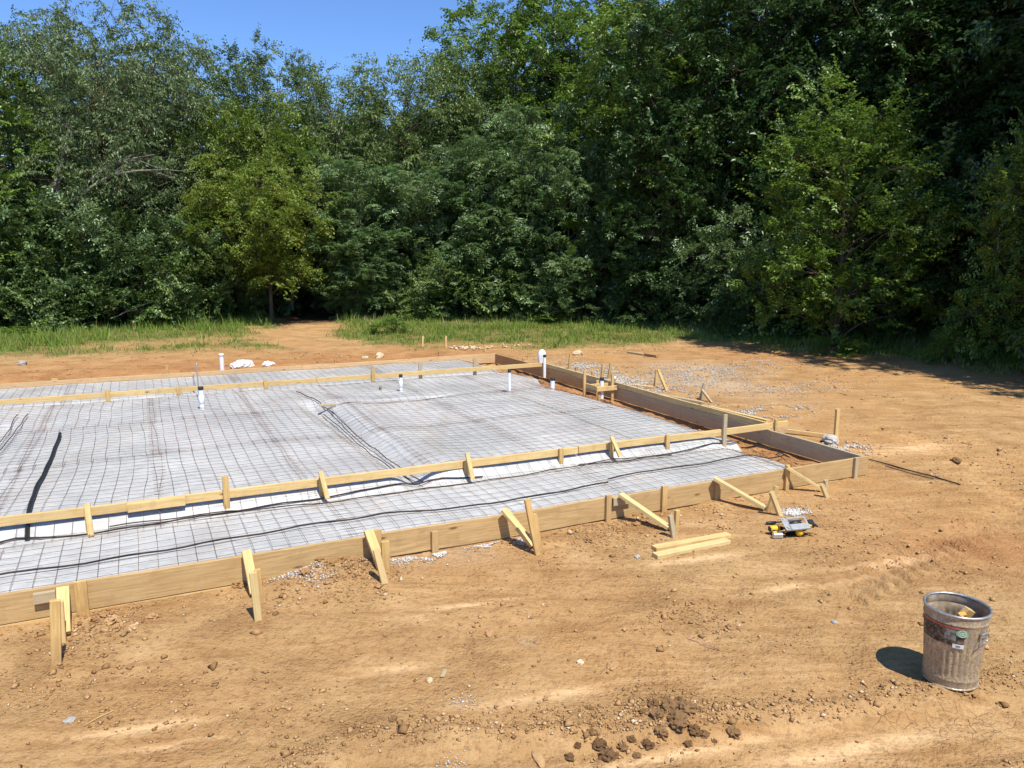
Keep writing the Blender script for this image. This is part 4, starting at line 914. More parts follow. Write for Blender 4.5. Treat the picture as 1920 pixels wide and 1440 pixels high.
ledger_stake(1252, 815, 1252, 846, LV, W_STAKE, 'seventh stake from the left under the near ledger, short')
ledger_stake(1360, 777, 1357, 832, LV, W_GREY, 'tall grey stake under the right end of the near ledger')
ledger_stake(1455, 786, 1455, 812, LV, W_STAKE, 'stake under the near ledger outside the right form', 0.04)
BV = 15.1 - 0.045
for (px, top, base, mt, lb) in ((201, 731, 752, W_STAKE, 'first stake from the left under the far ledger'), (334, 725, 743, W_STAKE, 'second stake from the left under the far ledger'), (498, 711, 735, W_STAKE, 'third stake from the left under the far ledger'), (699, 689, 715, W_FORM, 'fourth stake from the left under the far ledger'), (788, 681, 706, W_GREY, 'fifth stake from the left under the far ledger'), (890, 671, 701, W_GREY, 'sixth stake from the left under the far ledger')):
    ledger_stake(px, top, px, base, BV if mt is not W_GREY else 15.1 + 0.045, mt, lb, 0.075)
# stakes outside the forms
for (bx, by, tx, ty, w, mt, lb) in (
 (1567, 820, 1571, 767, 0.07, W_NEW, 'tall stake standing alone outside the right form'),
 (1067, 693, 1070, 665, 0.06, W_STAKE, 'upright stake beyond the white pipes, outside the right form'),
 (1128, 712, 1131, 683, 0.06, W_STAKE, 'left one of two tall stakes outside the boxed pipe'),
 (1141, 712, 1146, 680, 0.06, W_STAKE, 'right one of two tall stakes outside the boxed pipe'),
 (1081, 696, 1081, 689, 0.06, W_RED, 'short stub stake outside the right form'),
 (1111, 706, 1112, 697, 0.06, W_STAKE, 'stub stake outside the right form near the boxed pipe'),
 (1313, 750, 1321, 719, 0.06, W_GREY, 'grey stake with leaning strut outside the right form'),
 (1383, 766, 1386, 760, 0.02, W_RED, 'thin rusty pin outside the right form'),
 (1050, 682, 1051, 677, 0.05, W_STAKE, 'stub stake beside the far right corner'),
 (981, 678, 982, 671, 0.05, W_STAKE, 'stub stake just outside the far right form'),
 (910, 660, 909, 648, 0.07, W_STAKE, 'stake behind the far corner of the forms'),
 (824, 668, 824, 659, 0.05, W_RED, 'small stake behind the far form board'),
 (792, 652, 793, 630, 0.06, W_NEW, 'left one of two pale stakes on the far bank'),
 (836, 652, 836, 630, 0.06, W_NEW, 'right one of two pale stakes on the far bank'),
 (313, 703, 313, 685, 0.07, W_STAKE, 'yellow stake behind the far board left of the white pipe'),
 (56, 717, 56, 703, 0.09, W_STAKE, 'yellow stake behind the far board at the left'),
 (103, 716, 103, 710, 0.12, W_NEW, 'pale offcut standing behind the far board at left'),
 (628, 690, 629, 674, 0.04, W_RED, 'thin dark stake behind the far board near the centre')):
    stake(bx, by, tx, ty, w, 0.04, mt, lb)
rt = empty('stake_pair', lay(1228, 730)); tag(rt, 'upright stake and slanting strut leaning together outside the right form', 'stake')
stake(1227, 729, 1232, 693, 0.06, 0.036, W_NEW, parent=rt, z=0.0); 
def slant(root, bx, by, tx, ty, topbase, w, mat):
    lo = lay(bx, by); hi = height_at(topbase, tx, ty)
    board('strut', lo, hi, w, 0.036, mat, root, up=UV3, warp=0.001, seg=1)
slant(rt, 1250, 735, 1234, 693, site(1232, 731), 0.055, W_STAKE)
rt = empty('leaning_strut', lay(1335, 755)); tag(rt, 'small strut leaning on the grey stake outside the right form', 'brace')
slant(rt, 1335, 755, 1316, 731, site(1317, 751), 0.045, W_GREY)
tag(stake(1259, 606, 1259, 566, 0.10, 0.10, W_GREY, 'fence post'), 'old grey fence post standing in the edge of the wood', 'post')

# ------------------------------------------------------------------ pipes
M_PVC = plain('white_pvc', (0.78, 0.79, 0.80), 0.35, spec=0.5, var=0.04); M_CAP = plain('black_cap', (0.03, 0.03, 0.035), 0.5)
M_STEEL = plain('grey_conduit', (0.42, 0.43, 0.44), 0.4, metal=0.6, var=0.1)
M_WHITE = plain('white_bag', (0.80, 0.80, 0.80), 0.5, var=0.06, scale=6)
def pipe(px, base_py, top_py, dia, label, z=0.2, cap=True, mat=M_PVC, name='plumbing_pipe', base=None, coupling=False):
    b = base or site(px, base_py, z)
    if base is None:
        u, v = UV(b); b = site(px, base_py, float(pad_z(np.array([u]), np.array([v]))[0])) if (v < 17.6 and u < 8) else lay(px, base_py)
    top = height_at(b, px, top_py); L = top.z - b.z; r = dia / 2
    root = empty(name, b); tag(root, label, 'pipe')
    MB().lathe([(r, -0.06), (r, L - 0.03), (r * 0.99, L - 0.002), (r * 0.82, L - 0.002), (r * 0.8, L - 0.05)], 20).build('pipe', mat, root, True)
    if cap:
        MB().lathe([(r * 1.02, L - 0.045), (r * 1.14, L - 0.04), (r * 1.14, L + 0.004), (r * 1.05, L + 0.010), (0.001, L + 0.011)], 20).build('cap', M_CAP if cap is True else cap, root, True)
    if coupling:
        MB().lathe([(r * 1.02, L * 0.25), (r * 1.2, L * 0.27), (r * 1.2, L * 0.62), (r * 1.02, L * 0.64)], 20).build('coupling', mat, root, True)
    return root
pipe(379, 767, 726, 0.075, 'white pipe with black cap standing beside two grey conduits', coupling=True)
pipe(752, 734, 703, 0.06, 'white capped pipe on the pad left of the centre', coupling=True)
pipe(955, 736, 694, 0.055, 'tall slim white pipe with black cap in the far part of the pad')
pipe(1036, 729, 709, 0.085, 'stubby white pipe with black cap near the right form')
pipe(1021, 703, 666, 0.065, 'tall white pipe standing next to the white bag', z=0.15)
pipe(1128, 742, 709, 0.075, 'white capped pipe inside the small wooden box frame', z=0.15)
pipe(348, 0, 664, 0.10, 'thick white pipe behind the far form board', base=P(1.55, 18.3, 0.0), cap=M_PVC)
pipe(373, 745, 681, 0.022, 'taller of two thin grey conduits on the pad', cap=False, mat=M_STEEL, name='conduit')
pipe(365, 741, 699, 0.022, 'shorter of two thin grey conduits on the pad', cap=False, mat=M_STEEL, name='conduit')
pipe(1152, 719, 707, 0.06, 'short grey pipe stub outside the right form', cap=M_PVC, mat=M_STEEL)
pipe(713, 731, 725, 0.05, 'tiny brown pipe stub on the pad', cap=False, mat=plain('brown_stub', (0.16, 0.12, 0.05)))
# wooden box frame round the pipe by the right form
bf = empty('box_frame', site(1128, 742, 0.1)); tag(bf, 'small wooden box frame round a pipe by the right form', 'frame')
c0 = Vector(bf.location); 
def bfp(du, dv, z): q = c0 + UV3 * du + VV3 * dv; return Vector((q.x, q.y, z))
board('rail', bfp(-0.20, -0.14, 0.26), bfp(0.24, -0.14, 0.26), 0.085, 0.036, W_NEW, bf)
board('rail', bfp(-0.16, -0.12, 0.265), bfp(-0.16, 0.34, 0.265), 0.085, 0.036, W_NEW, bf)
board('rail', bfp(-0.14, 0.20, 0.27), bfp(0.26, 0.20, 0.27), 0.06, 0.034, W_NEW, bf)
for (du, dv, z1, z0) in ((0.17, -0.10, 0.52, 0.0), (-0.20, 0.30, 0.55, 0.05), (-0.12, -0.10, 0.33, 0.0), (0.05, 0.24, 0.36, 0.02)):
    board('post', bfp(du, dv, z0), bfp(du, dv, z1), 0.055, 0.034, W_STAKE, bf, up=UV3, seg=1)
board('post', bfp(-0.03, 0.02, 0.0), bfp(-0.03, 0.02, 0.30), 0.07, 0.036, W_GREY, bf, up=UV3, seg=1)

def blob(name, c, s, mat, label=None, cat=None, seed=0, sub=3, rough=0.25, parent=None, freq=2.0, group=None):
    bm = bmesh.new(); bmesh.ops.create_icosphere(bm, subdivisions=sub, radius=1.0); rg = random.Random(seed); o3 = Vector((rg.uniform(0, 50), rg.uniform(0, 50), rg.uniform(0, 50)))
    from mathutils import noise as mn
    for v in bm.verts:
        n = mn.noise(v.co * freq + o3) + 0.5 * mn.noise(v.co * freq * 2.3 + o3) + (0.45 * mn.noise(v.co * freq * 4.7 + o3) if rough > 0.5 else 0)
        v.co = v.co * (1 + rough * n)
        v.co.x *= s[0]; v.co.y *= s[1]; v.co.z *= s[2]
    me = bpy.data.meshes.new(name); bm.to_mesh(me); bm.free(); me.materials.append(mat)
    t = me.attributes.new('tint', 'FLOAT', 'FACE'); t.data.foreach_set('value', np.full(len(me.polygons), rg.random(), np.float32))
    o = bpy.data.objects.new(name, me); o.location = c; o.rotation_euler = (0, 0, rg.uniform(0, 6.28)); link(o, parent)
    if label: tag(o, label, cat, group)
    return o
# white bag pulled over a stake at the right form, crumpled plastic beyond the far board
bb = site(1016, 684, 0.25); bt = height_at(bb, 1017, 655); bh = (bt.z - bb.z)
bag = empty('white_bag', bb); tag(bag, 'white plastic bag pulled over a stake at the far right form', 'bag')
bp = MB(); rows = 12; seg = 20
vv = []; ff = []
for i in range(rows):
    t = i / (rows - 1)
    for k in range(seg):
        a = 2 * math.pi * k / seg; rr = 0.105 * (1 - 0.25 * (1 - t)) * math.sqrt(max(0.02, 1 - max(0, (t - 0.45) / 0.56) ** 2.2)) * (1 + 0.13 * math.sin(5 * a + 2 * t) * (1.2 - t))
        vv.append((rr * math.cos(a), rr * math.sin(a) * 0.75, bh * (0.02 + 0.98 * t) + 0.015 * math.sin(3 * a) * (1 - t)))
for i in range(rows - 1):
    for k in range(seg): ff.append((i * seg + k, i * seg + (k + 1) % seg, (i + 1) * seg + (k + 1) % seg, (i + 1) * seg + k))
ff.append(tuple((rows - 1) * seg + k for k in range(seg)))
bp.add(vv, ff).build('bag_film', M_WHITE, bag, True)
MB().box((0, 0, bh * 0.42), (0.05, 0.036, bh * 0.9)).build('stake', W_STAKE, bag)
q = P(1.9, 18.15, 0.0); q = lay(455, 694); blob('plastic_bundle', (q.x, q.y, q.z + 0.03), (0.27, 0.15, 0.12), M_WHITE, 'crumpled white plastic bundle behind the far board', 'plastic', 3, 4, 0.32, freq=2.6)
q = lay(503, 692); blob('plastic_bundle', (q.x, q.y, q.z + 0.03), (0.14, 0.09, 0.08), M_WHITE, 'small scrap of white plastic right of the plastic bundle', 'plastic', 8, 3, 0.4, freq=2.6)
M_CONC = lump_mat('concrete_lump', [(0.0, (0.33, 0.31, 0.28)), (1.0, (0.50, 0.47, 0.42))])
q = lay(1557, 830); blob('concrete_lump', (q.x, q.y, q.z + 0.05), (0.17, 0.10, 0.085), M_CONC, 'grey lump of concrete by the tall stake outside the right form', 'rubble', 5, 3, 0.25, freq=2.2)
wp = site(615, 763, 0.26); tag(board('wood_scrap', wp + Vector((-0.14, -0.02, 0.03)), wp + Vector((0.12, 0.05, 0.035)), 0.03, 0.09, W_GREY), 'pale wood scrap bridging the head of the pad trench', 'wood scrap')

# ------------------------------------------------------------------ clods and stones one can tell apart
clods = [(1255, 1345, 0.07), (1285, 1352, 0.065), (1232, 1362, 0.05), (1270, 1372, 0.075), (1300, 1378, 0.05), (1240, 1385, 0.05), (1375, 1377, 0.050), (1320, 1383, 0.034), (1340, 1390, 0.022), (1125, 1395, 0.050), (1142, 1412, 0.062), (1110, 1380, 0.035), (1168, 1400, 0.036), (1215, 1398, 0.045), (1185, 1392, 0.03), (1068, 1415, 0.036), (1083, 1398, 0.026), (1275, 1330, 0.04), (1225, 1335, 0.045), (1310, 1345, 0.03), (1205, 1350, .03), (738, 1357, 0.032), (752, 1372, 0.036), (797, 1348, 0.018), (1106, 1332, 0.03), (1290, 1395, .035), (1195, 1415, .03)]
for i, (px, py, s) in enumerate(clods):
    q = lay(px, py); blob('dirt_clod', (q.x, q.y, q.z + s * 0.12), (s * .8, s * 0.7, s * 0.55), M_DARKCLOD, 'dark damp clod of dirt at the bottom of the ground', 'dirt clod', 100 + i, 3, 0.62, freq=2.2, group='dark damp clods near the bottom')
for i, (px, py, s, lb) in enumerate([(640, 1062, .06, ''), (662, 1070, .05, ''), (620, 1080, .05, ''), (655, 1085, .045, ''), (600, 1072, .04, ''), (680, 1052, .035, ''), (408, 1092, .05, ''), (448, 1098, .06, ''), (430, 1122, .035, ''), (575, 1090, .05, ''), (1305, 920, .05, ''), (1322, 925, .06, ''), (1290, 930, .045, ''), (1335, 932, .045, ''), (1215, 975, .05, ''), (1195, 985, .04, ''), (1120, 968, .05, ''), (1105, 1015, .055, ''), (1160, 995, .045, ''), (1355, 990, .055, ''), (190, 1165, .05, ''), (212, 1172, .05, ''), (180, 1170, .04, ''), (285, 1160, .04, ''), (225, 1178, .035, ''), (250, 1180, .035, ''), (1030, 985, .045, ''), (1000, 1012, .03, '')]):
    q = lay(px, py); blob('dirt_clod', (q.x, q.y, q.z + s * 0.15), (s, s * 0.8, s * 0.62), M_CRUMB, 'dry tan clod of dirt heaped along the front form board', 'dirt clod', 200 + i, 3, 0.62, freq=2.3, group='dry clods along the front board')
for i, (px, py, sx, sy, sz, mt, lb) in enumerate([(1565, 1166, .024, .02, .018, M_CONC, 'small white stone left of the metal bin'), (918, 1180, .065, .035, .018, M_CRUMB, 'flat clay flake in the middle of the dirt'), (1150, 1247, .065, .035, .018, M_CRUMB, 'flat broken clay flake right of the centre of the dirt'), (1088, 1241, .025, .025, .018, M_BUFF, 'small buff stone left of the flat broken clay flake'), (806, 1277, .03, .02, .015, M_BUFF, 'small buff stone left of the pale dust'), (130, 1350, .035, .028, .012, M_CONC, 'grey disc-like stone at the lower left'), (517, 1150, .03, .022, .016, M_DARKCLOD, 'dark pebble right of the second brace'), (1195, 1042, .028, .026, .02, M_CONC, 'whitish stone left of the loose boards'), (1793, 868, .07, .05, .04, M_DARKCLOD, 'dark clod beyond the end of the black hose'), (712, 670, .16, .1, .1, M_BUFF, 'buff rock on the far bank below the grass'), (685, 674, .1, .08, .06, M_BUFF, 'small buff rock left of the far bank rock'), (1083, 667, .14, .1, .09, M_BUFF, 'buff rock out on the bare ground beyond the white bag'), (42, 685, .12, .1, .08, M_CONC, 'pale rock at the left end of the far bank')]):
    q = lay(px, py); blob('stone', (q.x, q.y, q.z + sz * 0.4), (sx, sy, sz), mt, lb, 'stone', 300 + i, 3, 0.3, freq=1.9)
def strip_thing(name, a, b, rad, mat, label, cat):
    return tag(MB().tube([a, a.lerp(b, .5) + Vector((0, 0, .006)), b], rad, 6).build(name, mat, smooth=True), label, cat)
strip_thing('straw', lay(155, 1362, .006), lay(214, 1330, .006), 0.0022, W_NEW, 'pale straw-like stick lying at the lower left', 'stick')
strip_thing('twig', lay(1288, 1195, .006), lay(1350, 1221, .006), 0.003, plain('pink_cord', (0.5, 0.26, 0.2)), 'thin reddish stick lying left of the metal bin', 'stick')
tag(board('metal_strip', lay(829, 1272, .01), lay(835, 1256, .01), 0.006, 0.03, W_GREY, warp=0), 'small grey metal strip lying in the dirt', 'metal strip')
q = lay(1010, 1416); blob('dirt_clod', (q.x, q.y, q.z + .004), (.085, .03, .02), M_CRUMB, 'long flat clod at the bottom left of the dark clods', 'dirt clod', 401, 2, .4)
hp = [(1626, 862), (1660, 871), (1700, 884), (1750, 898), (1800, 912)]
hw = [lay(x, y, 0.016) for x, y in hp]
tag(MB().tube(hw, 0.008, 8).build('black_hose', M_BLACK, smooth=True), 'thin black hose running from the right corner over the dirt', 'hose')
hw = [lay(x, y + 4, 0.012) for x, y in hp[1:-1]]
tag(MB().tube(hw, 0.005, 8).build('black_hose', M_BLACK, smooth=True), 'shorter black cord lying beside the hose at the right corner', 'hose')
M_PUD = N('muddy_water'); M_PUD = M_PUD.done(M_PUD.ramp(M_PUD.noise(M_PUD.coord(), 4, 3), [(0.3, (0.10, 0.052, 0.022)), (0.7, (0.16, 0.085, 0.036))]), 0.12, spec=0.5)
pc = site(1440, 1440); pts = []
for k in range(40):
    a = 2 * math.pi * k / 40; rr = 1 + 0.22 * math.sin(3 * a + 1) + 0.12 * math.sin(7 * a)
    pts.append((pc.x + 0.36 * rr * math.cos(a), pc.y - 0.02 + 0.06 * rr * math.sin(a), 0))
zz = max(gz(p) for p in pts[::3]) * 0.4 + min(gz(p) for p in pts[::3]) * 0.6
me = bpy.data.meshes.new('puddle'); me.from_pydata([(p[0], p[1], zz) for p in pts], [], [tuple(range(40))]); me.materials.append(M_PUD)
o = link(bpy.data.objects.new('puddle', me)); o['kind'] = 'structure'
# brush pile at the wood's edge, a bare branch on the left verge
M_TWIG = plain('dead_twig', (0.24, 0.20, 0.16), 0.9)
bpile = MB(); rg2 = random.Random(3); bc = lay(1385, 616)
for i in range(46):
    a = Vector((rg2.gauss(0, 1.0), rg2.gauss(0, 0.4), rg2.uniform(0, 0.15))); d = Vector((rg2.uniform(-1, 1), rg2.uniform(-.4, .4), rg2.uniform(0.02, 0.5))) * rg2.uniform(.4, 1.1)
    bpile.tube([a, a + d * .5 + Vector((0, 0, .12)), a + d + Vector((rg2.uniform(-.2, .2), 0, -.05))], [.014, .01, .005], 4)
b_o = bpile.build('brush_pile', M_TWIG); b_o.location = bc; tag(b_o, 'pile of grey dead branches at the edge of the right wood', 'brush pile')
def dead_branch(label, pts, r0, name='dead_branch'):
    m = MB(); m.tube(pts, [r0 * (1 - .75 * i / (len(pts) - 1)) for i in range(len(pts))], 6); rg3 = random.Random(len(label))
    for i in range(1, len(pts) - 1):
        for k in range(2):
            d = (pts[i + 1] - pts[i]).normalized() + Vector((rg3.uniform(-.8, .8), rg3.uniform(-.5, .3), rg3.uniform(-.5, .7))); L = rg3.uniform(.5, 1.4)
            m.tube([pts[i], pts[i] + d * L * .5 + Vector((0, 0, .05)), pts[i] + d * L + Vector((0, 0, rg3.uniform(-.15, .1)))], [r0 * .3, r0 * .2, .006], 4)
    return tag(m.build(name, M_BARKG, smooth=True), label, 'branch')
def at_d(px, py, D):
    d = _ray(px, py); t = D / d.y; return Vector((0, 0, CAM_H)) + d * t
dead_branch('pale bare limb arching right under the grey-green tree', [at_d(142, 372, 29.3), at_d(165, 340, 29.2), at_d(195, 320, 29.1), at_d(235, 300, 29), at_d(290, 290, 29.2)], .10)
dead_branch('pale bare limb below, reaching far right under the grey-green tree', [at_d(150, 368, 29.2), at_d(185, 342, 29), at_d(215, 327, 28.8), at_d(260, 320, 28.8), at_d(325, 318, 28.9)], .085)
dead_branch('pale trunk leaning in the shade under the grey-green tree', [at_d(100, 365, 29.6), at_d(112, 315, 29.6), at_d(125, 260, 29.8), at_d(140, 215, 30)], .16)
dead_branch('bare stick poking out over the left verge', [at_d(208, 597, 27.6), at_d(222, 592, 27.6), at_d(237, 583, 27.6)], .02)
dead_branch('slender pale stem with vines near the right edge', [at_d(1868, 520, 18.5), at_d(1873, 440, 18.5), at_d(1880, 360, 18.5), at_d(1874, 320, 18.5)], .03, 'vine_stem')
dead_branch('short pale tree stub beside the path into the wood', [at_d(548, 580, 34), at_d(548, 555, 34), at_d(550, 530, 34)], .09, 'tree_stub')

# ------------------------------------------------------------------ metal bin
cb = lay(1780, 1278); BH, RT, RB = 0.505, 0.188, 0.155
def bin_material():
    m = N('galvanised_dusty'); co = m.coord(); f = m.noise(co, 16, 6, 0.75); g = m.noise(co, 75, 4, 0.7); l = m.noise(m.mapping(co, scale=(1, 1, 0.25)), 9, 4)
    met = m.ramp(l, [(0.35, (0.44, 0.44, 0.42)), (0.65, (0.62, 0.62, 0.59))])
    d = m.ramp(g, [(0.36, (0.17, 0.115, 0.06)), (0.6, (0.45, 0.335, 0.185))])
    k = m.ramp(f, [(0.33, 0.35), (0.54, 0.96)])
    b = m.n('ShaderNodeBsdfPrincipled'); m.set(b, 'Base_Color', m.mix(k, met, d)); m.set(b, 'Roughness', m.ramp(f, [(0.4, 0.42), (0.6, 0.85)]))
    m.set(b, 'Metallic', m.ramp(f, [(0.38, 0.75), (0.58, 0.05)])); m.set(b, 'Normal', m.bump(g, 0.25, 0.004)); m.t.links.new(b.outputs[0], m.out.inputs[0]); return m.m
M_BIN = bin_material(); M_GALV = plain('galvanised', (0.50, 0.51, 0.51), 0.38, metal=0.75, var=0.18, scale=25)
binr = empty('metal_bin', cb); tag(binr, 'dusty ribbed galvanised metal bin standing on the dirt at right', 'bin')
def bin_shell(rows, off, inner=False):
    n = 180; vv = []; ff = []
    for z in rows:
        R = RB + (RT - RB) * z / BH + off
        fl = float(sstep(0.075, 0.10, z) * sstep(BH - 0.09, BH - 0.13, z)); bead = 0.004 * math.exp(-((z - 0.06) / 0.008) ** 2) + 0.005 * math.exp(-((z - BH + 0.06) / 0.008) ** 2)
        for k in range(n):
            a = 2 * math.pi * k / n; w = math.cos(a * 30); r = R + bead - fl * 0.0055 * max(0.0, w) ** 0.7 if w > 0 else R + bead
            vv.append((r * math.cos(a), r * math.sin(a), z))
    for i in range(len(rows) - 1):
        for k in range(n): ff.append((i * n + k, i * n + (k + 1) % n, (i + 1) * n + (k + 1) % n, (i + 1) * n + k))
    return vv, ff
rows = [0.0, 0.015, 0.03, 0.05, 0.055, 0.06, 0.065, 0.075, 0.088, 0.1] + [0.1 + i * 0.03 for i in range(1, 11)] + [BH - 0.13 + .015, BH - 0.1, BH - 0.09, BH - 0.07, BH - 0.065, BH - 0.06, BH - 0.055, BH - 0.05, BH - 0.02, BH]
rows = sorted(set(round(z, 4) for z in rows)); v1, f1 = bin_shell(rows, 0.0)
MB().add(v1, f1).lathe([(RB + 0.001, 0.012), (0.001, 0.012)], 60).build('body', M_BIN, binr, True)
M_BININ = plain('bin_inside_rust', (0.34, 0.27, 0.19), 0.8, metal=0.15, var=0.35, scale=14)
v2, f2 = bin_shell(rows, -0.0045); MB().add(v2, [tuple(reversed(q)) for q in f2]).build('lining', M_BININ, binr, True)
rim = MB(); rim.tube([Vector((RT * math.cos(a), RT * math.sin(a), BH)) for a in np.linspace(0, 2 * math.pi, 73)], 0.0085, 8, False); rim.build('rim', M_GALV, binr, True)
rim2 = MB(); rim2.tube([Vector(((RB + .002) * math.cos(a), (RB + .002) * math.sin(a), 0.008)) for a in np.linspace(0, 2 * math.pi, 73)], 0.007, 6, False); rim2.build('base_ring', M_BIN, binr, True)
def bin_patch(name, a0, a1, z0, z1, mat, off=0.0035, n=16, parent=None, rounded=False, label=None):
    """printed sticker hugging the bin's side"""
    vv = []; ff = []
    if rounded:
        ca, cz = (a0 + a1) / 2, (z0 + z1) / 2; R = RB + (RT - RB) * cz / BH + off; vv.append((R * math.cos(ca), R * math.sin(ca), cz))
        for k in range(24):
            t = 2 * math.pi * k / 24; a = ca + (a1 - a0) / 2 * math.cos(t); z = cz + (z1 - z0) / 2 * math.sin(t); R = RB + (RT - RB) * z / BH + off; vv.append((R * math.cos(a), R * math.sin(a), z))
        ff = [(0, 1 + k, 1 + (k + 1) % 24) for k in range(24)]
    else:
        for z in (z0, (z0 + z1) / 2, z1):
            R = RB + (RT - RB) * z / BH + off
            for i in range(n + 1): a = a0 + (a1 - a0) * i / n; vv.append((R * math.cos(a), R * math.sin(a), z))
        for j in range(2):
            for i in range(n): ff.append((j * (n + 1) + i, j * (n + 1) + i + 1, (j + 1) * (n + 1) + i + 1, (j + 1) * (n + 1) + i))
    o = MB().add(vv, ff).build(name, mat, parent or binr, True)
    if label: o['label'] = label
    return o
def sticker(name, c0_, c1_, th0, th1, scale, dirty=0.5):
    m = N(name); co = m.coord(); f = m.noise(co, scale, 5, 0.7); c = m.ramp(f, [(th0, c0_), (th1, c1_)])
    c = m.mix(m.ramp(m.noise(co, 40, 5, 0.75), [(0.48, 0.0), (0.66, dirty)]), c, (0.34, 0.25, 0.15)); return m.done(c, 0.6, spec=0.3)
dg = math.radians
# the side facing the camera is toward -Y (and a little -X)
bin_patch('dark_label', dg(165), dg(256), BH - 0.195, BH - 0.075, sticker('dark_print', (0.035, 0.028, 0.024), (0.085, 0.06, 0.045), 0.4, 0.65, 20, 0.75), 0.0045, 30, label='scuffed dark label wrapped round the bin')
bin_patch('red_stripe', dg(172), dg(256), BH - 0.080, BH - 0.068, sticker('red_print', (0.42, 0.07, 0.04), (0.52, 0.12, 0.06), 0.4, 0.6, 20, 0.5), 0.0078, 30)
bin_patch('grey_print', dg(222), dg(242), BH - 0.160, BH - 0.085, sticker('grey_print', (0.08, 0.075, 0.07), (0.30, 0.28, 0.25), 0.42, 0.62, 28, 0.4), 0.0060, 10)
gs = bin_patch('green_sticker', dg(241), dg(263), BH - 0.130, BH - 0.078, sticker('green_print', (0.12, 0.30, 0.17), (0.20, 0.40, 0.25), 0.4, 0.6, 30, 0.25), 0.0085, rounded=True, label='round green sticker with white rings')
M_STW = sticker('sticker_white', (0.62, 0.64, 0.60), (0.72, 0.74, 0.70), 0.4, 0.6, 30, 0.2)
def ring_on_bin(ca, cz, ra, thick, off):
    vv = []; ff = []; n = 24
    for k in range(n):
        t = 2 * math.pi * k / n
        for q in (ra, ra - thick):
            z = cz + q * math.sin(t); R = RB + (RT - RB) * z / BH + off; a = ca + q * math.cos(t) / R; vv.append((R * math.cos(a), R * math.sin(a), z))
    for k in range(n): k2 = (k + 1) % n; ff.append((2 * k, 2 * k + 1, 2 * k2 + 1, 2 * k2))
    return vv, ff
rg_ = MB(); rg_.add(*ring_on_bin(dg(252), BH - 0.104, 0.0235, 0.003, 0.0098)); rg_.add(*ring_on_bin(dg(250.8), BH - 0.106, 0.009, 0.0025, 0.0098)); rg_.add(*ring_on_bin(dg(253.6), BH - 0.102, 0.009, 0.0025, 0.0098)); rg_.build('white_ring', M_STW, gs)
bin_patch('barcode_label', dg(237), dg(257), BH - 0.208, BH - 0.180, sticker('white_label', (0.55, 0.55, 0.53), (0.72, 0.72, 0.70), 0.4, 0.55, 60, 0.3), 0.0065, 8, label='small white printed label below the dark label')
bc_ = bin_patch('print_bar', dg(243), dg(251), BH - 0.199, BH - 0.189, plain('print_grey', (0.20, 0.20, 0.22)), 0.0078, 4)
def bin_handle(ang):
    hz = BH - 0.135; R = RB + (RT - RB) * hz / BH
    rz = Matrix.Rotation(ang, 3, 'Z')
    root = MB(); root.box(rz @ Vector((R + 0.005, 0, hz + 0.015)), (0.006, 0.062, 0.03), rz)
    root.tube([rz @ Vector((R + 0.011, y, hz + 0.028)) for y in (-0.032, 0.032)], 0.006, 8)
    h = root.build('handle', M_GALV, binr)
    w = MB(); w.tube([rz @ Vector(p) for p in ((R + 0.011, -0.034, hz + 0.028), (R + 0.016, -0.044, hz - 0.01), (R + 0.014, -0.052, hz - 0.045), (R + 0.014, 0.0, hz - 0.030), (R + 0.014, 0.044, hz - 0.02), (R + 0.016, 0.040, hz), (R + 0.011, 0.034, hz + 0.028))], 0.0035, 6); w.build('bail', M_GALV, h, True)
bin_handle(dg(296)); bin_handle(dg(116))
# scraps in the bin, held up by dirt and offcuts
M_ORANGE = plain('orange_paint', (0.62, 0.30, 0.07), 0.6)
rub = blob('bin_rubble', (cb.x, cb.y, cb.z + 0.22), (0.14, 0.14, 0.20), M_CRUMB, 'dirt and rubbish filling the lower half of the bin', 'rubble', 77, 3, 0.08)
def in_bin(name, x, y, z, sx, sy, sz, rx, ry, rz, mat, label):
    b = MB().box((0, 0, 0), (sx, sy, sz)).build(name, mat, bevel=0.002); b.location = (cb.x + x, cb.y + y, cb.z + z); b.rotation_euler = (rx, ry, rz); return tag(b, label, 'wood scrap')
in_bin('wood_scrap', 0.075, 0.03, 0.425, 0.075, 0.038, 0.10, 0.3, 0.5, 0.4, W_NEW, 'pale lumber offcut sticking up in the metal bin')
in_bin('wood_scrap', 0.035, 0.005, 0.425, 0.05, 0.03, 0.06, 0.4, -0.1, 0.2, M_ORANGE, 'orange block beside the pale offcut in the metal bin')
in_bin('wood_scrap', 0.005, -0.03, 0.40, 0.09, 0.03, 0.05, 0.2, -0.5, 0.1, W_OLIVE, 'flat lumber offcut lying low in the metal bin')

# ------------------------------------------------------------------ power tools on the dirt
M_YEL = plain('tool_yellow', (0.78, 0.44, 0.02), 0.4, var=0.08); M_TBLK = plain('tool_black', (0.022, 0.022, 0.024), 0.45); M_ALU = plain('saw_plate', (0.50, 0.50, 0.48), 0.35, metal=0.45, var=0.12, scale=18); M_SILV = plain('tool_silver', (0.50, 0.49, 0.47), 0.4, metal=0.6)
tb = lay(1490, 1006); saw = empty('circular_saw', tb, 0.10); tag(saw, 'yellow and black circular saw lying with its silver base plate up', 'circular saw')
tilt = Matrix.Rotation(dg(24), 3, 'X') @ Matrix.Rotation(dg(-4), 3, 'Y')
def tl(p): return tilt @ Vector(p) + Vector((0.0, 0.0, 0.135))
pl = MB()   # base plate with a blade slot: four bars round the opening
for (cx, cy, sx, sy) in ((-0.093, 0, 0.060, 0.165), (0.116, 0, 0.014, 0.165), (0.016, 0.074, 0.186, 0.017), (0.016, -0.045, 0.186, 0.075)):
    pl.box(tl((cx, cy, 0)), (sx, sy, 0.004), tilt)
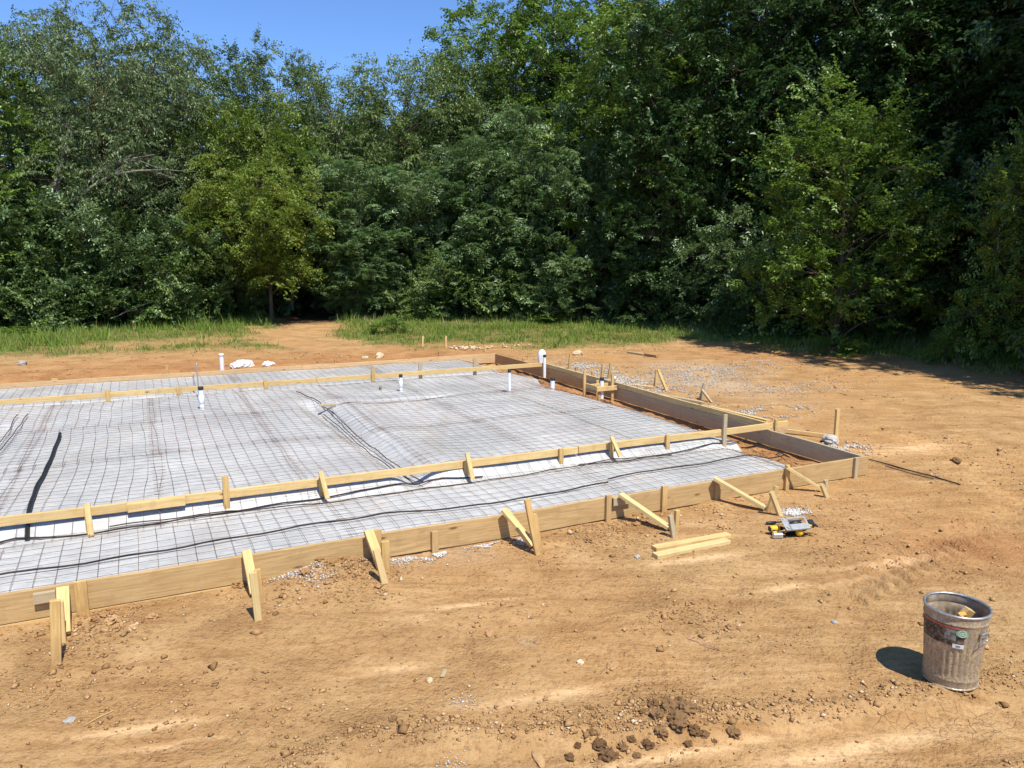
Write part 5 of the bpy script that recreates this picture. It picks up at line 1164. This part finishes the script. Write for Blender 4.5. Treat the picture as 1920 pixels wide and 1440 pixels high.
pl.box(tl((0, 0.0815, -0.006)), (0.246, 0.003, 0.014), tilt); pl.box(tl((0, -0.0815, -0.006)), (0.246, 0.003, 0.014), tilt)
pl.build('base_plate', M_ALU, saw)
ho = MB()
for (x, y) in ((-0.10, -0.045), (-0.095, -0.065), (-0.108, 0.06)): ho.box(tl((x, y, 0.003)), (0.010, 0.010, 0.003), tilt)
ho.build('plate_slot', M_TBLK, saw)
gd = MB(); rot_g = tilt @ Matrix.Rotation(math.pi / 2, 3, 'X')
prof = [(0.001, -0.022), (0.075, -0.022), (0.088, -0.014), (0.088, 0.014), (0.075, 0.022), (0.001, 0.022)]
tmp = MB().lathe(prof, 28); gd.add([tl(tuple((Matrix.Rotation(math.pi / 2, 3, 'X') @ Vector(p)) + Vector((0.02, 0.035, -0.098)))) for p in tmp.v], tmp.f); gd.build('blade_guard', M_TBLK, saw, True)
bl = MB(); tmp = MB().lathe([(0.001, -0.001), (0.080, -0.001), (0.080, 0.001), (0.001, 0.001)], 36); bl.add([tl(tuple((Matrix.Rotation(math.pi / 2, 3, 'X') @ Vector(p)) + Vector((0.02, 0.050, -0.083)))) for p in tmp.v], tmp.f); bl.build('blade', M_SILV, saw)
mo = MB(); tmp = MB().lathe([(0.001, 0), (0.030, 0), (0.036, 0.01), (0.036, 0.07), (0.028, 0.08), (0.001, 0.092)], 24); mo.add([tl(tuple((Matrix.Rotation(math.pi / 2, 3, 'X') @ Vector(p)) + Vector((0.03, 0.0, -0.07)))) for p in tmp.v], tmp.f); mo.build('motor_housing', M_YEL, saw, True)
hd = MB(); hd.tube([tl((-0.02, -0.03, -0.06)), tl((-0.07, -0.02, -0.115)), tl((0.03, 0.0, -0.13)), tl((0.12, 0.0, -0.075)), tl((0.165, 0.01, -0.03))], [0.02, 0.019, 0.02, 0.022, 0.024], 10); hd.build('handle', M_TBLK, saw, True)
bt_ = MB(); bt_.box(tl((0.158, 0.0, -0.022)), (0.055, 0.075, 0.055), tilt); bt_.build('battery', M_TBLK, saw, bevel=0.006)
by_ = MB(); by_.box(tl((0.135, -0.035, -0.025)), (0.03, 0.03, 0.05), tilt); by_.build('battery_clip', M_YEL, saw, bevel=0.004)
nz_ = MB(); nz_.tube([Vector((0.17, 0.02, 0.11)), Vector((0.215, 0.03, 0.10)), Vector((0.25, 0.03, 0.085))], [0.014, 0.016, 0.010], 8); nz_.build('dust_port', M_TBLK, saw, True)
dr_ = lay(1455, 1002); drill = empty('cordless_drill', dr_, 0.12); tag(drill, 'yellow and black cordless drill lying left of the saw', 'drill')
d_ = MB(); d_.tube([Vector((-0.06, 0.03, 0.055)), Vector((-0.045, 0.03, 0.055)), Vector((0.03, 0.03, 0.058)), Vector((0.045, 0.03, 0.058))], [0.02, 0.033, 0.033, 0.024], 14); d_.build('motor_housing', M_YEL, drill, True)
d_ = MB(); d_.tube([Vector((0.045, 0.03, 0.058)), Vector((0.075, 0.03, 0.058)), Vector((0.09, 0.03, 0.058)), Vector((0.14, 0.032, 0.06))], [0.022, 0.020, 0.012, 0.004], 12); d_.build('chuck', M_TBLK, drill, True)
d_ = MB(); d_.tube([Vector((-0.02, 0.02, 0.045)), Vector((-0.03, -0.03, 0.035)), Vector((-0.035, -0.07, 0.030))], [0.02, 0.017, 0.019], 10); d_.build('grip', M_TBLK, drill, True)
d_ = MB(); d_.box((-0.03, -0.095, 0.032), (0.105, 0.045, 0.055)); d_.build('battery', M_SILV, drill, bevel=0.01)
d_ = MB(); d_.box((-0.052, -0.075, 0.048), (0.045, 0.022, 0.04)); d_.build('battery_clip', M_YEL, drill, bevel=0.004)
d_ = MB(); d_.box((-0.058, 0.022, 0.058), (0.022, 0.05, 0.05)); d_.build('rear_cover', M_TBLK, drill, bevel=0.008)
pb = [lay(1436, 983, 0.02), lay(1455, 984, 0.03), lay(1478, 985, 0.05)]
pry = empty('pry_bar', pb[0]); tag(pry, 'black handled pry bar lying behind the drill and saw', 'pry bar')
MB().tube([p - pb[0] for p in (pb[0], pb[0].lerp(pb[1], .5), pb[1])], [0.012, 0.016, 0.014], 10).build('grip', M_TBLK, pry, True)
MB().tube([pb[1] - pb[0], pb[2] - pb[0], pb[2] - pb[0] + Vector((0.14, 0.02, 0.0))], 0.008, 8).build('shaft', M_TBLK, pry, True)
